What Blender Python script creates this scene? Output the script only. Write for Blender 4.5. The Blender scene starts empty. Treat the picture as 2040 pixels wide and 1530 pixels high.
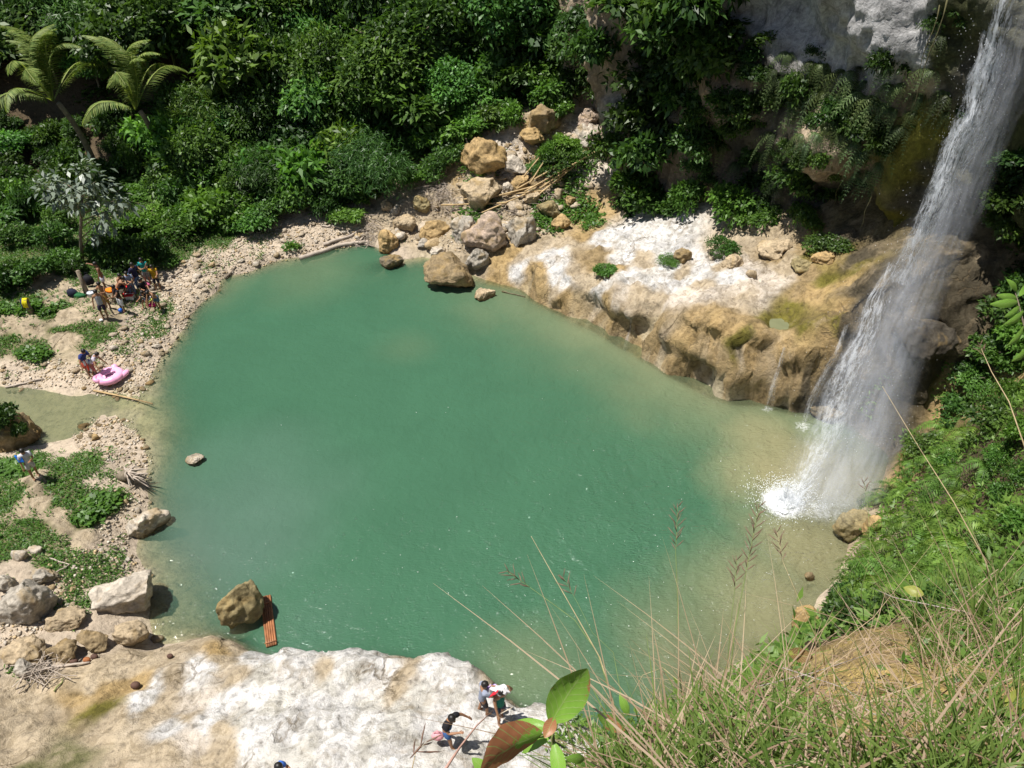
import bpy, bmesh, math, random
import numpy as np
from mathutils import Vector, Matrix, Euler
random.seed(7); RNG = np.random.default_rng(7)
R = math.radians
SC = bpy.context.scene
COL = SC.collection

# ---------------------------------------------------------------- camera, sky, sun, exposure
CAM_H, PITCH, FPX = 24.0, R(40.0), 1600.0          # metres above the pool, tilt below the horizon, focal length in photo pixels
cam_data = bpy.data.cameras.new('camera'); cam = bpy.data.objects.new('camera', cam_data); COL.objects.link(cam)
cam.location = (0, 0, CAM_H); cam.rotation_euler = (math.pi/2-PITCH, 0, 0)
cam_data.sensor_width = 36.0; cam_data.lens = 36.0*FPX/2040.0; cam_data.clip_start = 0.05; cam_data.clip_end = 1500.0
SC.camera = cam
SUN_EL, SUN_DIR = R(71.0), Vector((-0.97, -0.06, 0))   # the sun stands high on the left
sd = SUN_DIR.normalized()*math.cos(SUN_EL); SUNV = Vector((sd.x, sd.y, math.sin(SUN_EL)))
world = bpy.data.worlds.new('World'); SC.world = world; world.use_nodes = True
wn = world.node_tree; wn.nodes.clear()
sky = wn.nodes.new('ShaderNodeTexSky'); sky.sky_type = 'NISHITA'; sky.sun_disc = False
sky.sun_elevation = SUN_EL; sky.sun_rotation = math.atan2(SUNV.x, SUNV.y)
bgn = wn.nodes.new('ShaderNodeBackground'); bgn.inputs['Strength'].default_value = 0.052
won = wn.nodes.new('ShaderNodeOutputWorld')
wn.links.new(sky.outputs[0], bgn.inputs[0]); wn.links.new(bgn.outputs[0], won.inputs[0])
sl = bpy.data.lights.new('sun', 'SUN'); sl.energy = 4.6; sl.angle = R(0.5); sl.color = (1.0, 0.955, 0.89)
so = bpy.data.objects.new('sun', sl); COL.objects.link(so); so.rotation_euler = SUNV.to_track_quat('Z', 'Y').to_euler(); so.location = (-40, 0, 90)
SC.view_settings.view_transform = 'Standard'; SC.view_settings.look = 'None'
SC.view_settings.exposure = 0.62; SC.view_settings.gamma = 1.0; SC.view_settings.use_curve_mapping = False
SC.render.engine = 'CYCLES'
cy = SC.cycles
cy.max_bounces = 6; cy.diffuse_bounces = 2; cy.glossy_bounces = 2; cy.transmission_bounces = 4; cy.transparent_max_bounces = 32
cy.use_denoising = True; cy.sample_clamp_indirect = 4.0; cy.sample_clamp_direct = 0.0
cy.use_adaptive_sampling = True; cy.adaptive_threshold = 0.02

# ---------------------------------------------------------------- where a photo pixel meets the place
FW = np.array([0, math.cos(PITCH), -math.sin(PITCH)]); UP = np.array([0, math.sin(PITCH), math.cos(PITCH)])
RT = np.array([1.0, 0, 0]); CP = np.array([0, 0, CAM_H])
def ray(px, py): return FW+RT*(px-1020)/FPX+UP*(765-py)/FPX
def at_z(px, py, z): d = ray(px, py); return CP+d*((z-CAM_H)/d[2])
def at_y(px, py, y): d = ray(px, py); return CP+d*(y/d[1])
def at_t(px, py, t): return CP+ray(px, py)*t

# ---------------------------------------------------------------- noise
def _h(ix, iy, iz, s):
    n = (ix.astype(np.int64)*374761393+iy.astype(np.int64)*668265263+iz.astype(np.int64)*2147483647+s*1274126177) & 0x7fffffff
    n = ((n ^ (n >> 13))*1274126177) & 0x7fffffff
    n = ((n ^ (n >> 15))*668265263) & 0x7fffffff
    return ((n ^ (n >> 16)) & 0xffff)/65535.0
def vnoise(x, y, z, s=0):
    x = np.asarray(x, float); y = np.asarray(y, float); z = np.asarray(z, float)
    x, y, z = np.broadcast_arrays(x, y, z)
    ix, iy, iz = np.floor(x), np.floor(y), np.floor(z)
    fx, fy, fz = x-ix, y-iy, z-iz
    fx, fy, fz = (f*f*f*(f*(f*6-15)+10) for f in (fx, fy, fz))
    o = 0
    for dx in (0, 1):
        for dy in (0, 1):
            for dz in (0, 1):
                o = o+_h(ix+dx, iy+dy, iz+dz, s)*(fx if dx else 1-fx)*(fy if dy else 1-fy)*(fz if dz else 1-fz)
    return o*2-1
def fbm(x, y, z, s=0, o=4, g=.5, ridged=False):
    a, t, f, n = 1.0, 0, 1.0, 0
    for k in range(o):
        v = vnoise(np.asarray(x)*f, np.asarray(y)*f, np.asarray(z)*f, s+k*17)
        if ridged: v = 1-2*np.abs(v)
        t = t+a*v; n += a; a *= g; f *= 2.03
    return t/n
def sstep(a, b, x):
    t = np.clip((x-a)/(b-a), 0, 1); return t*t*(3-2*t)

# ---------------------------------------------------------------- materials
def node_mat(name):
    m = bpy.data.materials.new(name); m.use_nodes = True; nt = m.node_tree
    return m, nt, nt.nodes['Principled BSDF'], nt.nodes, nt.links
def ramp(ns, stops, interp='LINEAR'):
    r = ns.new('ShaderNodeValToRGB'); e = r.color_ramp; e.interpolation = interp
    while len(e.elements) < len(stops): e.elements.new(.5)
    for el, (p, c) in zip(e.elements, stops):
        el.position = p; el.color = (c, c, c, 1) if isinstance(c, (int, float)) else (*c, 1)
    return r
def noise_n(ns, ls, scale, detail=4, rough=.55, vec=None, dist=0):
    n = ns.new('ShaderNodeTexNoise'); n.inputs['Scale'].default_value = scale; n.inputs['Detail'].default_value = detail
    n.inputs['Roughness'].default_value = rough; n.inputs['Distortion'].default_value = dist
    if vec is not None: ls.new(vec, n.inputs['Vector'])
    return n
def mixc(ns, ls, mode, fac, a, b):
    m = ns.new('ShaderNodeMix'); m.data_type = 'RGBA'; m.blend_type = mode
    for sock, v in ((m.inputs[0], fac), (m.inputs[6], a), (m.inputs[7], b)):
        if isinstance(v, (int, float)): sock.default_value = v
        elif isinstance(v, tuple): sock.default_value = (*v, 1)
        else: ls.new(v, sock)
    return m.outputs[2]
def math_n(ns, ls, op, a, b=None, c=None, clamp=False):
    m = ns.new('ShaderNodeMath'); m.operation = op; m.use_clamp = clamp
    for i, v in enumerate((a, b, c)):
        if v is None: continue
        if isinstance(v, (int, float)): m.inputs[i].default_value = v
        else: ls.new(v, m.inputs[i])
    return m.outputs[0]
def attr(ns, name):
    a = ns.new('ShaderNodeAttribute'); a.attribute_name = name; return a
def simple(name, col, rough=.8, var=.25, scale=6, spec=.3, bump=0, bscale=30):
    """a plain material with a little mottling in its colour"""
    m, nt, b, ns, ls = node_mat(name)
    tc = ns.new('ShaderNodeTexCoord')
    n = noise_n(ns, ls, scale, 3, .6, tc.outputs['Object'])
    r = ramp(ns, [(.3, tuple(c*(1-var) for c in col)), (.7, tuple(min(1, c*(1+var)) for c in col))])
    ls.new(n.outputs[0], r.inputs[0]); ls.new(r.outputs[0], b.inputs['Base Color'])
    b.inputs['Roughness'].default_value = rough; b.inputs['Specular IOR Level'].default_value = spec
    if bump:
        n2 = noise_n(ns, ls, bscale, 4, .6, tc.outputs['Object']); bp = ns.new('ShaderNodeBump')
        bp.inputs['Strength'].default_value = bump; bp.inputs['Distance'].default_value = .02
        ls.new(n2.outputs[0], bp.inputs['Height']); ls.new(bp.outputs[0], b.inputs['Normal'])
    return m

# ---------------------------------------------------------------- objects
def mesh_from(name, V, F, mats=(), smooth=False, fm=None):
    me = bpy.data.meshes.new(name)
    V = np.asarray(V, np.float32).reshape(-1, 3)
    if isinstance(F, np.ndarray):
        k = F.shape[1]; n = len(F)
        me.vertices.add(len(V)); me.vertices.foreach_set('co', V.ravel())
        me.loops.add(n*k); me.loops.foreach_set('vertex_index', F.astype(np.int32).ravel())
        me.polygons.add(n); me.polygons.foreach_set('loop_start', np.arange(0, n*k, k, dtype=np.int32))
        me.update(calc_edges=True)
    else:
        me.from_pydata([tuple(map(float, v)) for v in V], [], F); me.update()
    for m in mats: me.materials.append(m)
    if fm is not None: me.polygons.foreach_set('material_index', np.asarray(fm, np.int32))
    if smooth: me.polygons.foreach_set('use_smooth', np.ones(len(me.polygons), bool))
    return me
def set_attr(me, name, vals, kind='FLOAT'):
    a = me.attributes.new(name, 'FLOAT_COLOR' if kind == 'COLOR' else 'FLOAT', 'POINT')
    if kind == 'COLOR':
        c = np.ones((len(vals), 4), np.float32); c[:, :3] = vals; a.data.foreach_set('color', c.ravel())
    else: a.data.foreach_set('value', np.asarray(vals, np.float32))
def link(name, me, parent=None):
    o = bpy.data.objects.new(name, me); COL.objects.link(o)
    if parent is not None: o.parent = parent
    return o
def tag(o, label=None, cat=None, group=None, kind=None):
    if label: o['label'] = label
    if cat: o['category'] = cat
    if group: o['group'] = group
    if kind: o['kind'] = kind
    return o
def empty(name, loc=(0, 0, 0), rz=0.0, scale=1.0):
    o = bpy.data.objects.new(name, None); COL.objects.link(o)
    o.empty_display_size = .1; o.location = tuple(map(float, loc)); o.rotation_euler = (0, 0, rz); o.scale = (scale,)*3
    return o
class MB:
    """collects tubes, lumps and sheets into one mesh"""
    def __init__(s): s.V, s.F, s.M = [], [], []
    def add(s, V, F, m=0):
        b = len(s.V); s.V += [tuple(v) for v in V]; s.F += [[b+i for i in f] for f in F]; s.M += [m]*len(F)
    def tube(s, pts, rad, n=6, m=0, cap=True):
        pts = [Vector(tuple(map(float, p))) for p in pts]; rad = [rad]*len(pts) if isinstance(rad, (int, float)) else list(rad)
        V, F, a = [], [], None
        for i, p in enumerate(pts):
            d = (pts[min(i+1, len(pts)-1)]-pts[max(i-1, 0)])
            d = d.normalized() if d.length > 1e-9 else Vector((0, 0, 1))
            if a is None: a = d.orthogonal().normalized()
            else:
                a = a-d*a.dot(d); a = a.normalized() if a.length > 1e-6 else d.orthogonal().normalized()
            b = d.cross(a)
            for k in range(n):
                q = 2*math.pi*k/n; V.append(p+(a*math.cos(q)+b*math.sin(q))*rad[i])
        for i in range(len(pts)-1):
            for k in range(n):
                F.append([i*n+k, i*n+(k+1) % n, (i+1)*n+(k+1) % n, (i+1)*n+k])
        if cap: F.append(list(range(n))[::-1]); F.append([(len(pts)-1)*n+k for k in range(n)])
        s.add(V, F, m)
    def ball(s, c, r, seg=10, rings=6, m=0):
        r = (r, r, r) if isinstance(r, (int, float)) else r
        V = [(c[0], c[1], c[2]+r[2])]; F = []
        for i in range(1, rings):
            t = math.pi*i/rings
            for k in range(seg):
                q = 2*math.pi*k/seg; V.append((c[0]+r[0]*math.sin(t)*math.cos(q), c[1]+r[1]*math.sin(t)*math.sin(q), c[2]+r[2]*math.cos(t)))
        V.append((c[0], c[1], c[2]-r[2])); L = len(V)-1
        for k in range(seg):
            F.append([0, 1+k, 1+(k+1) % seg]); F.append([L, L-seg+(k+1) % seg, L-seg+k])
            for i in range(rings-2):
                F.append([1+i*seg+k, 1+(i+1)*seg+k, 1+(i+1)*seg+(k+1) % seg, 1+i*seg+(k+1) % seg])
        s.add(V, F, m)
    def mesh(s, name, mats, smooth=True):
        return mesh_from(name, s.V, s.F, mats, smooth, s.M)
    def build(s, name, mats, parent=None, smooth=True):
        mats = mats if isinstance(mats, (list, tuple)) else [mats]
        return link(name, s.mesh(name, mats, smooth), parent)
# ================================================================ THE GROUND: spot heights and what the ground is made of there
# (photo x, photo y, 'z' height | 'y' distance north | 't' depth, value, ground class); 'w' rows are plain metres
W, O, T, B, S, G, M, K, Y, P, N, D = 'white ochre tan pebble soil grass moss dark sand pale brown damp'.split()
GC = dict(loam=(.46, .335, .125), white=(.555, .54, .52), damp=(.47, .45, .405), brown=(.28, .205, .105), ochre=(.345, .245, .115), tan=(.385, .315, .22), pebble=(.43, .355, .27), soil=(.085, .062, .036), grass=(.12, .118, .05),
          moss=(.13, .115, .022), dark=(.075, .062, .04), sand=(.42, .36, .245), pale=(.50, .44, .37))
CPTS = []
def g(px, py, z, c): CPTS.append((*at_z(px, py, z), c))
def gy(px, py, y, c): CPTS.append((*at_y(px, py, y), c))
def gt(px, py, t, c): CPTS.append((*at_t(px, py, t), c))
def gw(x, y, z, c): CPTS.append((x, y, z, c))
for p in ((700, 700), (900, 900), (620, 1000), (1100, 1100), (800, 1150), (1250, 950), (520, 850), (900, 670), (1150, 800), (680, 1180), (1000, 1230), (560, 680), (750, 600), (480, 780)):
    g(*p, -3.2, Y)
for p in ((330, 850, -.28), (305, 815, -.15), (355, 760, -.55), (280, 845, -.12), (400, 910, -1.0), (420, 640, -.9), (480, 590, -1.0), (600, 560, -1.0), (740, 545, -.8),
          (340, 1210, -.3), (410, 1235, -.45), (380, 1150, -.5), (345, 1105, -.5), (330, 985, -.5), (360, 930, -.6), (345, 890, -.4), (400, 700, -.9), (430, 1190, -.7), (470, 1260, -.9),
          (330, 1255, -.15), (1560, 900, -1.0), (1620, 1080, -.45), (1550, 1200, -.6), (1420, 1260, -.9), (1300, 1290, -1.1), (1250, 1340, -1.0), (1650, 1010, -.5), (1650, 1160, -.2),
          (1600, 1240, -.3), (1500, 1300, -.5), (1450, 860, -1.2), (1400, 1100, -2.6), (1100, 1340, -1.3), (850, 545, -.6), (930, 590, -.8), (1040, 620, -1.1), (1150, 680, -1.4), (1270, 750, -1.6), (560, 1250, -1.6)):
    g(*p, Y)
# water's edge, left and far
for p in ((600, 512), (540, 522), (485, 548), (440, 578), (400, 612), (370, 652), (340, 692), (312, 728), (292, 765), (255, 840), (288, 892), (300, 935), (300, 985), (262, 1092), (288, 1130),
          (300, 1262), (335, 1287), (700, 492), (640, 500), (750, 500), (800, 520)):
    g(*p, 0, B)
# stream and gravel bar on the left
for p in ((20, 800, -.3), (80, 812, -.3), (130, 832, -.22), (175, 806, -.1), (-60, 800, -.4), (110, 860, -.2), (235, 800, -.06)): g(*p, Y)
for p in ((205, 835, .06), (215, 870, .1), (180, 880, .12), (190, 772, .08), (120, 770, .1), (40, 765, .1), (130, 905, .25), (250, 905, .2), (80, 890, .1)): g(*p, B)
for p in ((350, 560, .5), (420, 520, .5), (500, 488, .6), (590, 462, .6), (300, 615, .55), (235, 690, .6), (270, 660, .45), (330, 580, .5), (200, 735, .4), (140, 745, .45), (20, 730, .45), (60, 745, .3), (680, 462, .5),
          (220, 1090, .5), (245, 1110, .3), (210, 970, .5), (250, 950, .35), (230, 1050, .5), (160, 1230, .9), (250, 1250, .5), (100, 1180, 1.2), (60, 1290, 1.3), (190, 1200, .9), (130, 1290, 1.0), (30, 1130, 1.3), (5, 1240, 1.5)):
    g(*p, B)
for p in ((100, 665, .75), (30, 665, .85), (170, 655, .75), (120, 625, .9), (210, 660, .65), (55, 600, 1.0), (150, 700, .6), (60, 700, .6), (30, 560, 1.3), (120, 545, 1.25), (220, 520, 1.1), (300, 520, .95),
          (80, 500, 1.5), (60, 930, .7), (30, 985, 1.0), (150, 920, .6), (130, 960, .9), (100, 1010, 1.1), (60, 1060, 1.2), (20, 1090, 1.3), (150, 1050, .9), (180, 1000, .8), (400, 450, .9), (350, 480, .8), (440, 470, .7), (110, 1110, 1.15), (150, 1180, 1.0)):
    g(*p, G)
for p in ((200, 600, .95), (170, 590, 1.0), (110, 590, 1.0), (260, 580, .85), (215, 628, .85), (90, 560, 1.15)): g(*p, T)
# slab and white rock at the bottom
for p in ((400, 1283, .75, T), (340, 1300, .75, T), (450, 1278, .8, T), (480, 1290, .9, T), (260, 1330, 1.1, T), (180, 1370, 1.25, T), (350, 1360, 1.35, T), (300, 1420, 1.6, T), (120, 1420, 1.4, T), (60, 1400, 1.3, T), (400, 1400, 1.7, P), (60, 1490, 2.0, T), (130, 1500, 2.1, G), (60, 1520, 2.2, G), (20, 1500, 2.2, T),
          (200, 1450, 1.8, T), (250, 1500, 2.2, T), (330, 1490, 2.2, T), (430, 1330, 1.3, T), (390, 1460, 2.1, P), (430, 1510, 2.5, T), (520, 1297, 1.1, W), (600, 1302, 1.3, W), (680, 1308, 1.4, W), (740, 1299, 1.4, W), (560, 1350, 1.8, W), (600, 1420, 2.4, W), (500, 1480, 2.6, W), (520, 1400, 2.1, W),
          (680, 1360, 2.0, W), (780, 1360, 1.9, W), (760, 1440, 2.5, W), (640, 1500, 2.9, W), (820, 1310, 1.2, T), (880, 1312, 1.3, W), (940, 1332, 1.3, W), (880, 1380, 2.0, W), (960, 1400, 1.9, W), (985, 1360, 1.2, T), (1010, 1385, 1.1, T), (1040, 1400, 1.1, W), (1000, 1450, 2.0, W), (900, 1500, 2.6, W),
          (1110, 1418, .9, W), (1170, 1440, .9, W), (1080, 1480, 1.9, W), (1180, 1500, 1.5, W), (1230, 1480, .9, W), (790, 1510, 2.9, W)):
    g(*p)
for p in ((510, 1294), (600, 1294), (680, 1299), (740, 1290), (830, 1306), (885, 1303), (940, 1322), (985, 1348), (1015, 1378), (1045, 1392), (1110, 1408), (1170, 1428), (1240, 1460)):   # the rock's foot under water
    q = at_z(*p, 1.0); gw(q[0]+.1*(p[0] > 900), q[1]+.45, -1.0, Y)
for p in ((0, 9, 2.6), (-5, 8.5, 3.0), (-10, 8, 3.2), (-4, 5, 4), (2.5, 9.5, 1.6)): gw(*p, W)
# boulder slope, far centre
for p in ((955, 548, .05), (900, 500, .7), (820, 470, .5), (770, 455, .6), (870, 440, .9), (960, 440, 1.4), (1050, 440, 1.6)): g(*p, T)
for p in ((860, 390, 43.5, T), (960, 350, 44.2, T), (1100, 380, 43.4, T), (1000, 300, 45.6, P), (1150, 320, 45.0, P), (930, 290, 46.2, T), (1080, 250, 46.6, O), (1230, 260, 46.6, P), (1180, 430, 42, O), (1040, 220, 48, T), (1200, 290, 45.8, P), (1170, 270, 46.4, P)): gy(*p)
# ochre and white ledge on the right of the pool
for p in ((1040, 586, 0, O), (1100, 616, 0, O), (1180, 650, 0, N), (1240, 690, 0, K), (1300, 721, 0, N), (1380, 766, 0, N), (1440, 796, 0, N), (1510, 802, 0, N), (1590, 816, 0, K), (1010, 545, .5, O), (1060, 540, 1.0, O), (1110, 550, 1.4, W), (1050, 505, 1.2, T), (1130, 490, 1.6, T), (1000, 520, .8, O),
          (1190, 590, 1.7, W), (1150, 600, 1.3, T), (1250, 620, 1.9, P), (1250, 560, 2.2, W), (1215, 480, 2.2, W), (1180, 500, 1.9, T), (1240, 520, 2.2, W), (1300, 640, 2.1, N), (1300, 560, 2.5, W), (1300, 500, 2.5, W), (1400, 540, 3.0, W), (1380, 600, 2.7, P), (1400, 690, 2.1, N), (1340, 670, 2.0, N),
          (1470, 590, 3.3, P), (1500, 700, 2.6, O), (1460, 650, 2.9, N), (1560, 648, 3.0, M), (1600, 720, 2.5, N), (1560, 760, 1.3, N), (1540, 560, 3.6, P), (1620, 590, 4.0, O), (1450, 500, 3.3, T), (1550, 505, 3.9, T), (1650, 525, 4.6, O), (1690, 560, 4.9, O), (1670, 640, 4.0, M),
          (1740, 560, 5.6, K), (1640, 700, 3.0, O), (1660, 780, 1.2, K), (1720, 720, 2.5, K), (1700, 640, 4.3, K)):
    g(*p)
_sh = np.array([(1040, 586), (1100, 616), (1140, 634), (1180, 652), (1240, 688), (1300, 721), (1340, 745), (1380, 766), (1410, 781), (1440, 796), (1475, 800), (1510, 803), (1550, 808)])
for q in np.arange(1060, 1550, 24.0):                    # the ledge's face: a straight diagonal foot, a nearly upright front
    sy = float(np.interp(q, _sh[:, 0], _sh[:, 1])); b_ = at_z(q, sy, 0); hh_ = float(np.interp(q, (1060, 1150, 1300, 1450, 1550), (22, 34, 52, 60, 60)))
    gy(q, sy-hh_, b_[1]+.30, (N, T, O)[int(q/24) % 3]); g(q, sy-1, 0, N); f_ = at_z(q, sy+6, 0); gw(f_[0], f_[1]-.35, -1.0, Y)
gw(13.6, 26.4, -.5, K); gw(15.0, 26.0, .4, K); gw(14.4, 24.6, -.6, Y)
# right of the fall: rock hump, yellow bank, then the spur the photographer stands on
for p in ((1800, 650, 32.9, K), (1850, 660, 32.6, K), (1870, 800, 33.8, O), (1950, 750, 33, O), (1900, 700, 33, K), (1780, 905, 33.7, K), (1760, 962, 32.5, O), (1820, 900, 32.8, M), (1950, 850, 30, S), (1850, 960, 30, S), (2000, 950, 25, S), (1800, 1100, 27, S), (1950, 1100, 20, S), (2040, 800, 26, S),
          (2040, 1000, 17, S), (1710, 1200, 24.6, S), (1730, 1060, 30.0, T), (1690, 1100, 29.9, T), (1660, 1180, 28, B), (1250, 1470, 6.3, S), (1500, 1350, 8.5, S), (1650, 1240, 11.5, S), (1800, 1210, 11, S), (1750, 1350, 7.5, O), (1650, 1420, 6.4, O), (1720, 1500, 5.4, O), (1950, 1300, 7, S), (2040, 1530, 4, S), (2040, 1200, 9, S), (1500, 1500, 5, S), (1330, 1440, 6.5, S), (1200, 1600, 4.4, S)):
    gt(*p)
for p in ((0, -.5, 22.4), (0, -6, 22.6), (5, -5, 23), (9, 0, 22), (10, 5, 18), (-1.2, .5, 21), (-1.4, 2.4, 14), (0, 2.6, 16), (-4, -3, 18), (-4, 1, 9), (20, 12, 14), (26, 5, 22), (15, 3, 19), (19, 18, 9), (22, 22, 9), (1.6, 6, 9), (4.5, 9.5, 6), (7.5, 12, 3.2), (9.7, 15.0, .2), (2.8, 8.5, 3.5)): gw(*p, S)
# forest floor rising behind, and everything past the frame
for x in (-62, -45, -30, -18, -8):
    for y, z in ((48.5, 2.2), (56, 8), (66, 17), (80, 30), (100, 46), (125, 62)): gw(x, y, z+(1.5 if x < -40 else 0), S)
for p in ((0, 50, 5.5), (0, 56, 11), (0, 66, 19), (2, 80, 32), (4, 100, 46), (10, 125, 62), (-36, 40, 2.6), (-62, 36, 7), (-36, 30, 1.8), (-62, 15, 9), (-36, 15, 2.4), (-30, 5, 4), (-20, 8, 3.4), (-30, -10, 8), (-62, -20, 14), (-15, -8, 10), (30, 25, 22), (40, 10, 26), (30, -10, 26), (60, 40, 36), (60, 0, 32)): gw(*p, S)

CA = np.array([c[:3] for c in CPTS]); CCLS = [c[3] for c in CPTS]
_c2 = .5
_D = np.sqrt(((CA[:, None, :2]-CA[None, :, :2])**2).sum(-1)+_c2)
_N = len(CA); _A = np.zeros((_N+1, _N+1)); _A[:_N, :_N] = -_D; _A[:_N, _N] = 1; _A[_N, :_N] = 1
_A[:_N, :_N] += np.eye(_N)*.10
_wt = np.linalg.solve(_A, np.append(CA[:, 2], 0))
def base_h(x, y):
    x = np.asarray(x, float).ravel(); y = np.asarray(y, float).ravel(); o = np.empty(len(x))
    for i in range(0, len(x), 20000):
        s = slice(i, i+20000)
        o[s] = -(np.sqrt((x[s, None]-CA[None, :, 0])**2+(y[s, None]-CA[None, :, 1])**2+_c2)@_wt[:_N])+_wt[_N]
    return o
# the foot line of the cliff that closes the place on the right
CLIFF = np.array([(1.0, 54), (3.6, 49.5), (6.2, 45.0), (8.2, 41.4), (10.6, 38.8), (13.2, 36.8), (15.4, 34.6), (16.9, 32.4), (18.0, 30.4), (19.0, 28.6), (20.4, 26.4), (22.6, 23.2), (25, 20), (29, 17), (36, 14)], float)
def cliff_side(x, y):
    """metres behind the cliff's foot line (negative: in front of it)"""
    best = np.full(len(x), 1e9); sg = np.ones(len(x))
    for a, b in zip(CLIFF[:-1], CLIFF[1:]):
        d = b-a; t = np.clip(((x-a[0])*d[0]+(y-a[1])*d[1])/(d@d), 0, 1)
        qx, qy = x-a[0]-t*d[0], y-a[1]-t*d[1]; r = np.hypot(qx, qy); m = r < best
        best = np.where(m, r, best); sg = np.where(m, np.sign(d[0]*(y-a[1])-d[1]*(x-a[0])), sg)
    return best*sg
def _axis(lo, a, b, hi, f, gstep=1.25):
    m = list(np.arange(a, b+1e-6, f)); s, x = f, a
    left = []
    while x > lo: s = min(s*gstep, 2.5); x -= s; left.append(x)
    s, x = f, b; right = []
    while x < hi: s = min(s*gstep, 2.5); x += s; right.append(x)
    return np.array(left[::-1]+m+right)
GX = _axis(-75, -30, 20, 70, .125); GYY = _axis(-25, 7, 50, 128, .125)
_X, _Y = np.meshgrid(GX, GYY); _x, _y = _X.ravel(), _Y.ravel()
_z = base_h(_x, _y)
_cs = cliff_side(_x, _y)
_back = sstep(.8, 4.0, _cs)*(_y > 5)
_z = _z*(1-_back)+np.maximum(_z, 25+.15*_cs+2*vnoise(_x*.15, _y*.15, 0, 3))*_back
HG = _z.reshape(len(GYY), len(GX))
def height(x, y):
    x = np.atleast_1d(np.asarray(x, float)); y = np.atleast_1d(np.asarray(y, float))
    i = np.clip(np.searchsorted(GX, x)-1, 0, len(GX)-2); j = np.clip(np.searchsorted(GYY, y)-1, 0, len(GYY)-2)
    u = np.clip((x-GX[i])/(GX[i+1]-GX[i]), 0, 1); v = np.clip((y-GYY[j])/(GYY[j+1]-GYY[j]), 0, 1)
    return HG[j, i]*(1-u)*(1-v)+HG[j, i+1]*u*(1-v)+HG[j+1, i]*(1-u)*v+HG[j+1, i+1]*u*v
def gz(x, y): return float(height(x, y)[0])
_T = np.concatenate([np.arange(2.5, 60, .04), np.arange(60, 130, .2)])
def hit(px, py, water=False):
    """the ground point a photo pixel shows"""
    d = ray(px, py); q = CP[None]+d[None]*_T[:, None]
    h = height(q[:, 0], q[:, 1])
    if water: h = np.maximum(h, 0)
    k = np.argmax(q[:, 2] <= h)
    p = q[k].copy(); p[2] = h[k]; return p
# places where only the rock's own colour changes
CEX = [(hit(px, py)[:2], c) for c, L_ in ((W, ((560, 1320), (640, 1400), (700, 1470), (680, 1325), (750, 1320), (860, 1340), (920, 1360), (900, 1430), (980, 1470), (640, 1450), (540, 1450), (720, 1375), (1060, 1430), (1120, 1440), (1031, 542), (1105, 534), (1083, 518), (1133, 564), (1204, 575), (1245, 561), (1215, 471), (1297, 498), (1254, 518), (1383, 562), (1328, 542), (1322, 570), (1451, 559), (1350, 520), (1420, 530), (290, 1388), (275, 1405), (405, 1340), (370, 1440), (430, 1440), (340, 1455), (500, 1310), (610, 1330), (700, 1420), (580, 1460), (450, 1395), (860, 1450), (960, 1430))),
    (O, ((985, 545), (1026, 501), (1012, 573), (1067, 562), (1084, 584), (1218, 548), (1171, 471), (1438, 658), (1460, 670), (1547, 743), (1593, 710), (1680, 617), (1500, 730), (1380, 680), (160, 1395), (210, 1380), (430, 1300), (250, 1365))), (P, ((1232, 600), (1342, 606), (1397, 595), (1520, 580), (1480, 540))), (T, ((70, 945), (62, 985), (75, 1005), (90, 1025), (115, 1040), (140, 1055), (175, 1075), (10, 655), (40, 658), (65, 662), (90, 668), (125, 685), (145, 705), (160, 722), (185, 625), (158, 628), (130, 632), (1273, 586), (1473, 595), (1560, 540), (820, 1320), (808, 1345), (795, 1372), (640, 1330), (330, 1400), (390, 1420), (470, 1350), (460, 1450), (240, 1430))),
    (K, ((1705, 525), (1725, 565), (1660, 500), (1800, 600), (1850, 615), (1880, 680), (1840, 720), (1800, 560), (1900, 640), (1870, 745), (1770, 600), (1790, 690), (1760, 780), (1930, 690), (1900, 600), (1850, 560))), (N, ((1600, 500), (1540, 515), (1080, 352), (905, 335), (1342, 732), (1593, 597), (1610, 560), (1250, 660), (1420, 740), (1240, 1440))), (M, ((1650, 525), (1620, 515), (1590, 610), (1465, 700), (1451, 740), (1693, 553), (1640, 560), (1590, 690), (200, 1410))), (N, ((1184, 505), (1188, 523))), ('loam', ((1700, 1380), (1650, 1420), (1720, 1450), (1750, 1330), (1680, 1330), (1640, 1360), (1760, 1400), (1660, 1480), (1740, 1500))), (T, ((1150, 545), (1270, 525), (1360, 545), (1400, 575), (1440, 535), (1310, 605), (1180, 560))), (D, ((700, 1345), (830, 1405), (760, 1480), (600, 1505), (545, 1330), (655, 1370), (810, 1440), (560, 1410), (905, 1395), (850, 1490), (930, 1500), (735, 1400), (1150, 1470), (520, 1365), (480, 1440)))) for px, py in L_]
CCA = np.concatenate([CA[:, :2], np.array([q[0] for q in CEX])]); CCLS = CCLS+[q[1] for q in CEX]
_CC = np.array([GC[c] for c in CCLS]); _ROCK = np.array([c in (W, O, T, K, P, M, N, D, 'loam') for c in CCLS], float); _GRN = np.array([c == G for c in CCLS], float)
def ground_cls(x, y):
    """ground colour, rockiness and grassiness at a place, from the spot heights' classes"""
    n = len(x); c = np.empty((n, 3)); r = np.empty(n); gr = np.empty(n)
    wx = x+.45*fbm(x*.9, y*.9, 0, 31, 3); wy = y+.45*fbm(x*.9, y*.9, 5, 37, 3)
    for i in range(0, n, 20000):
        s = slice(i, i+20000)
        d = (wx[s, None]-CCA[None, :, 0])**2+(wy[s, None]-CCA[None, :, 1])**2+.02
        w = 1/d**3; w /= w.sum(1, keepdims=True)
        c[s] = w@_CC; r[s] = w@_ROCK; gr[s] = w@_GRN
    return c, r, gr
GCOL, GROCK, GGRN = ground_cls(_x, _y)
_land = sstep(-.6, .3, _z)
_fine = sstep(60, 50, _y)
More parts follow.
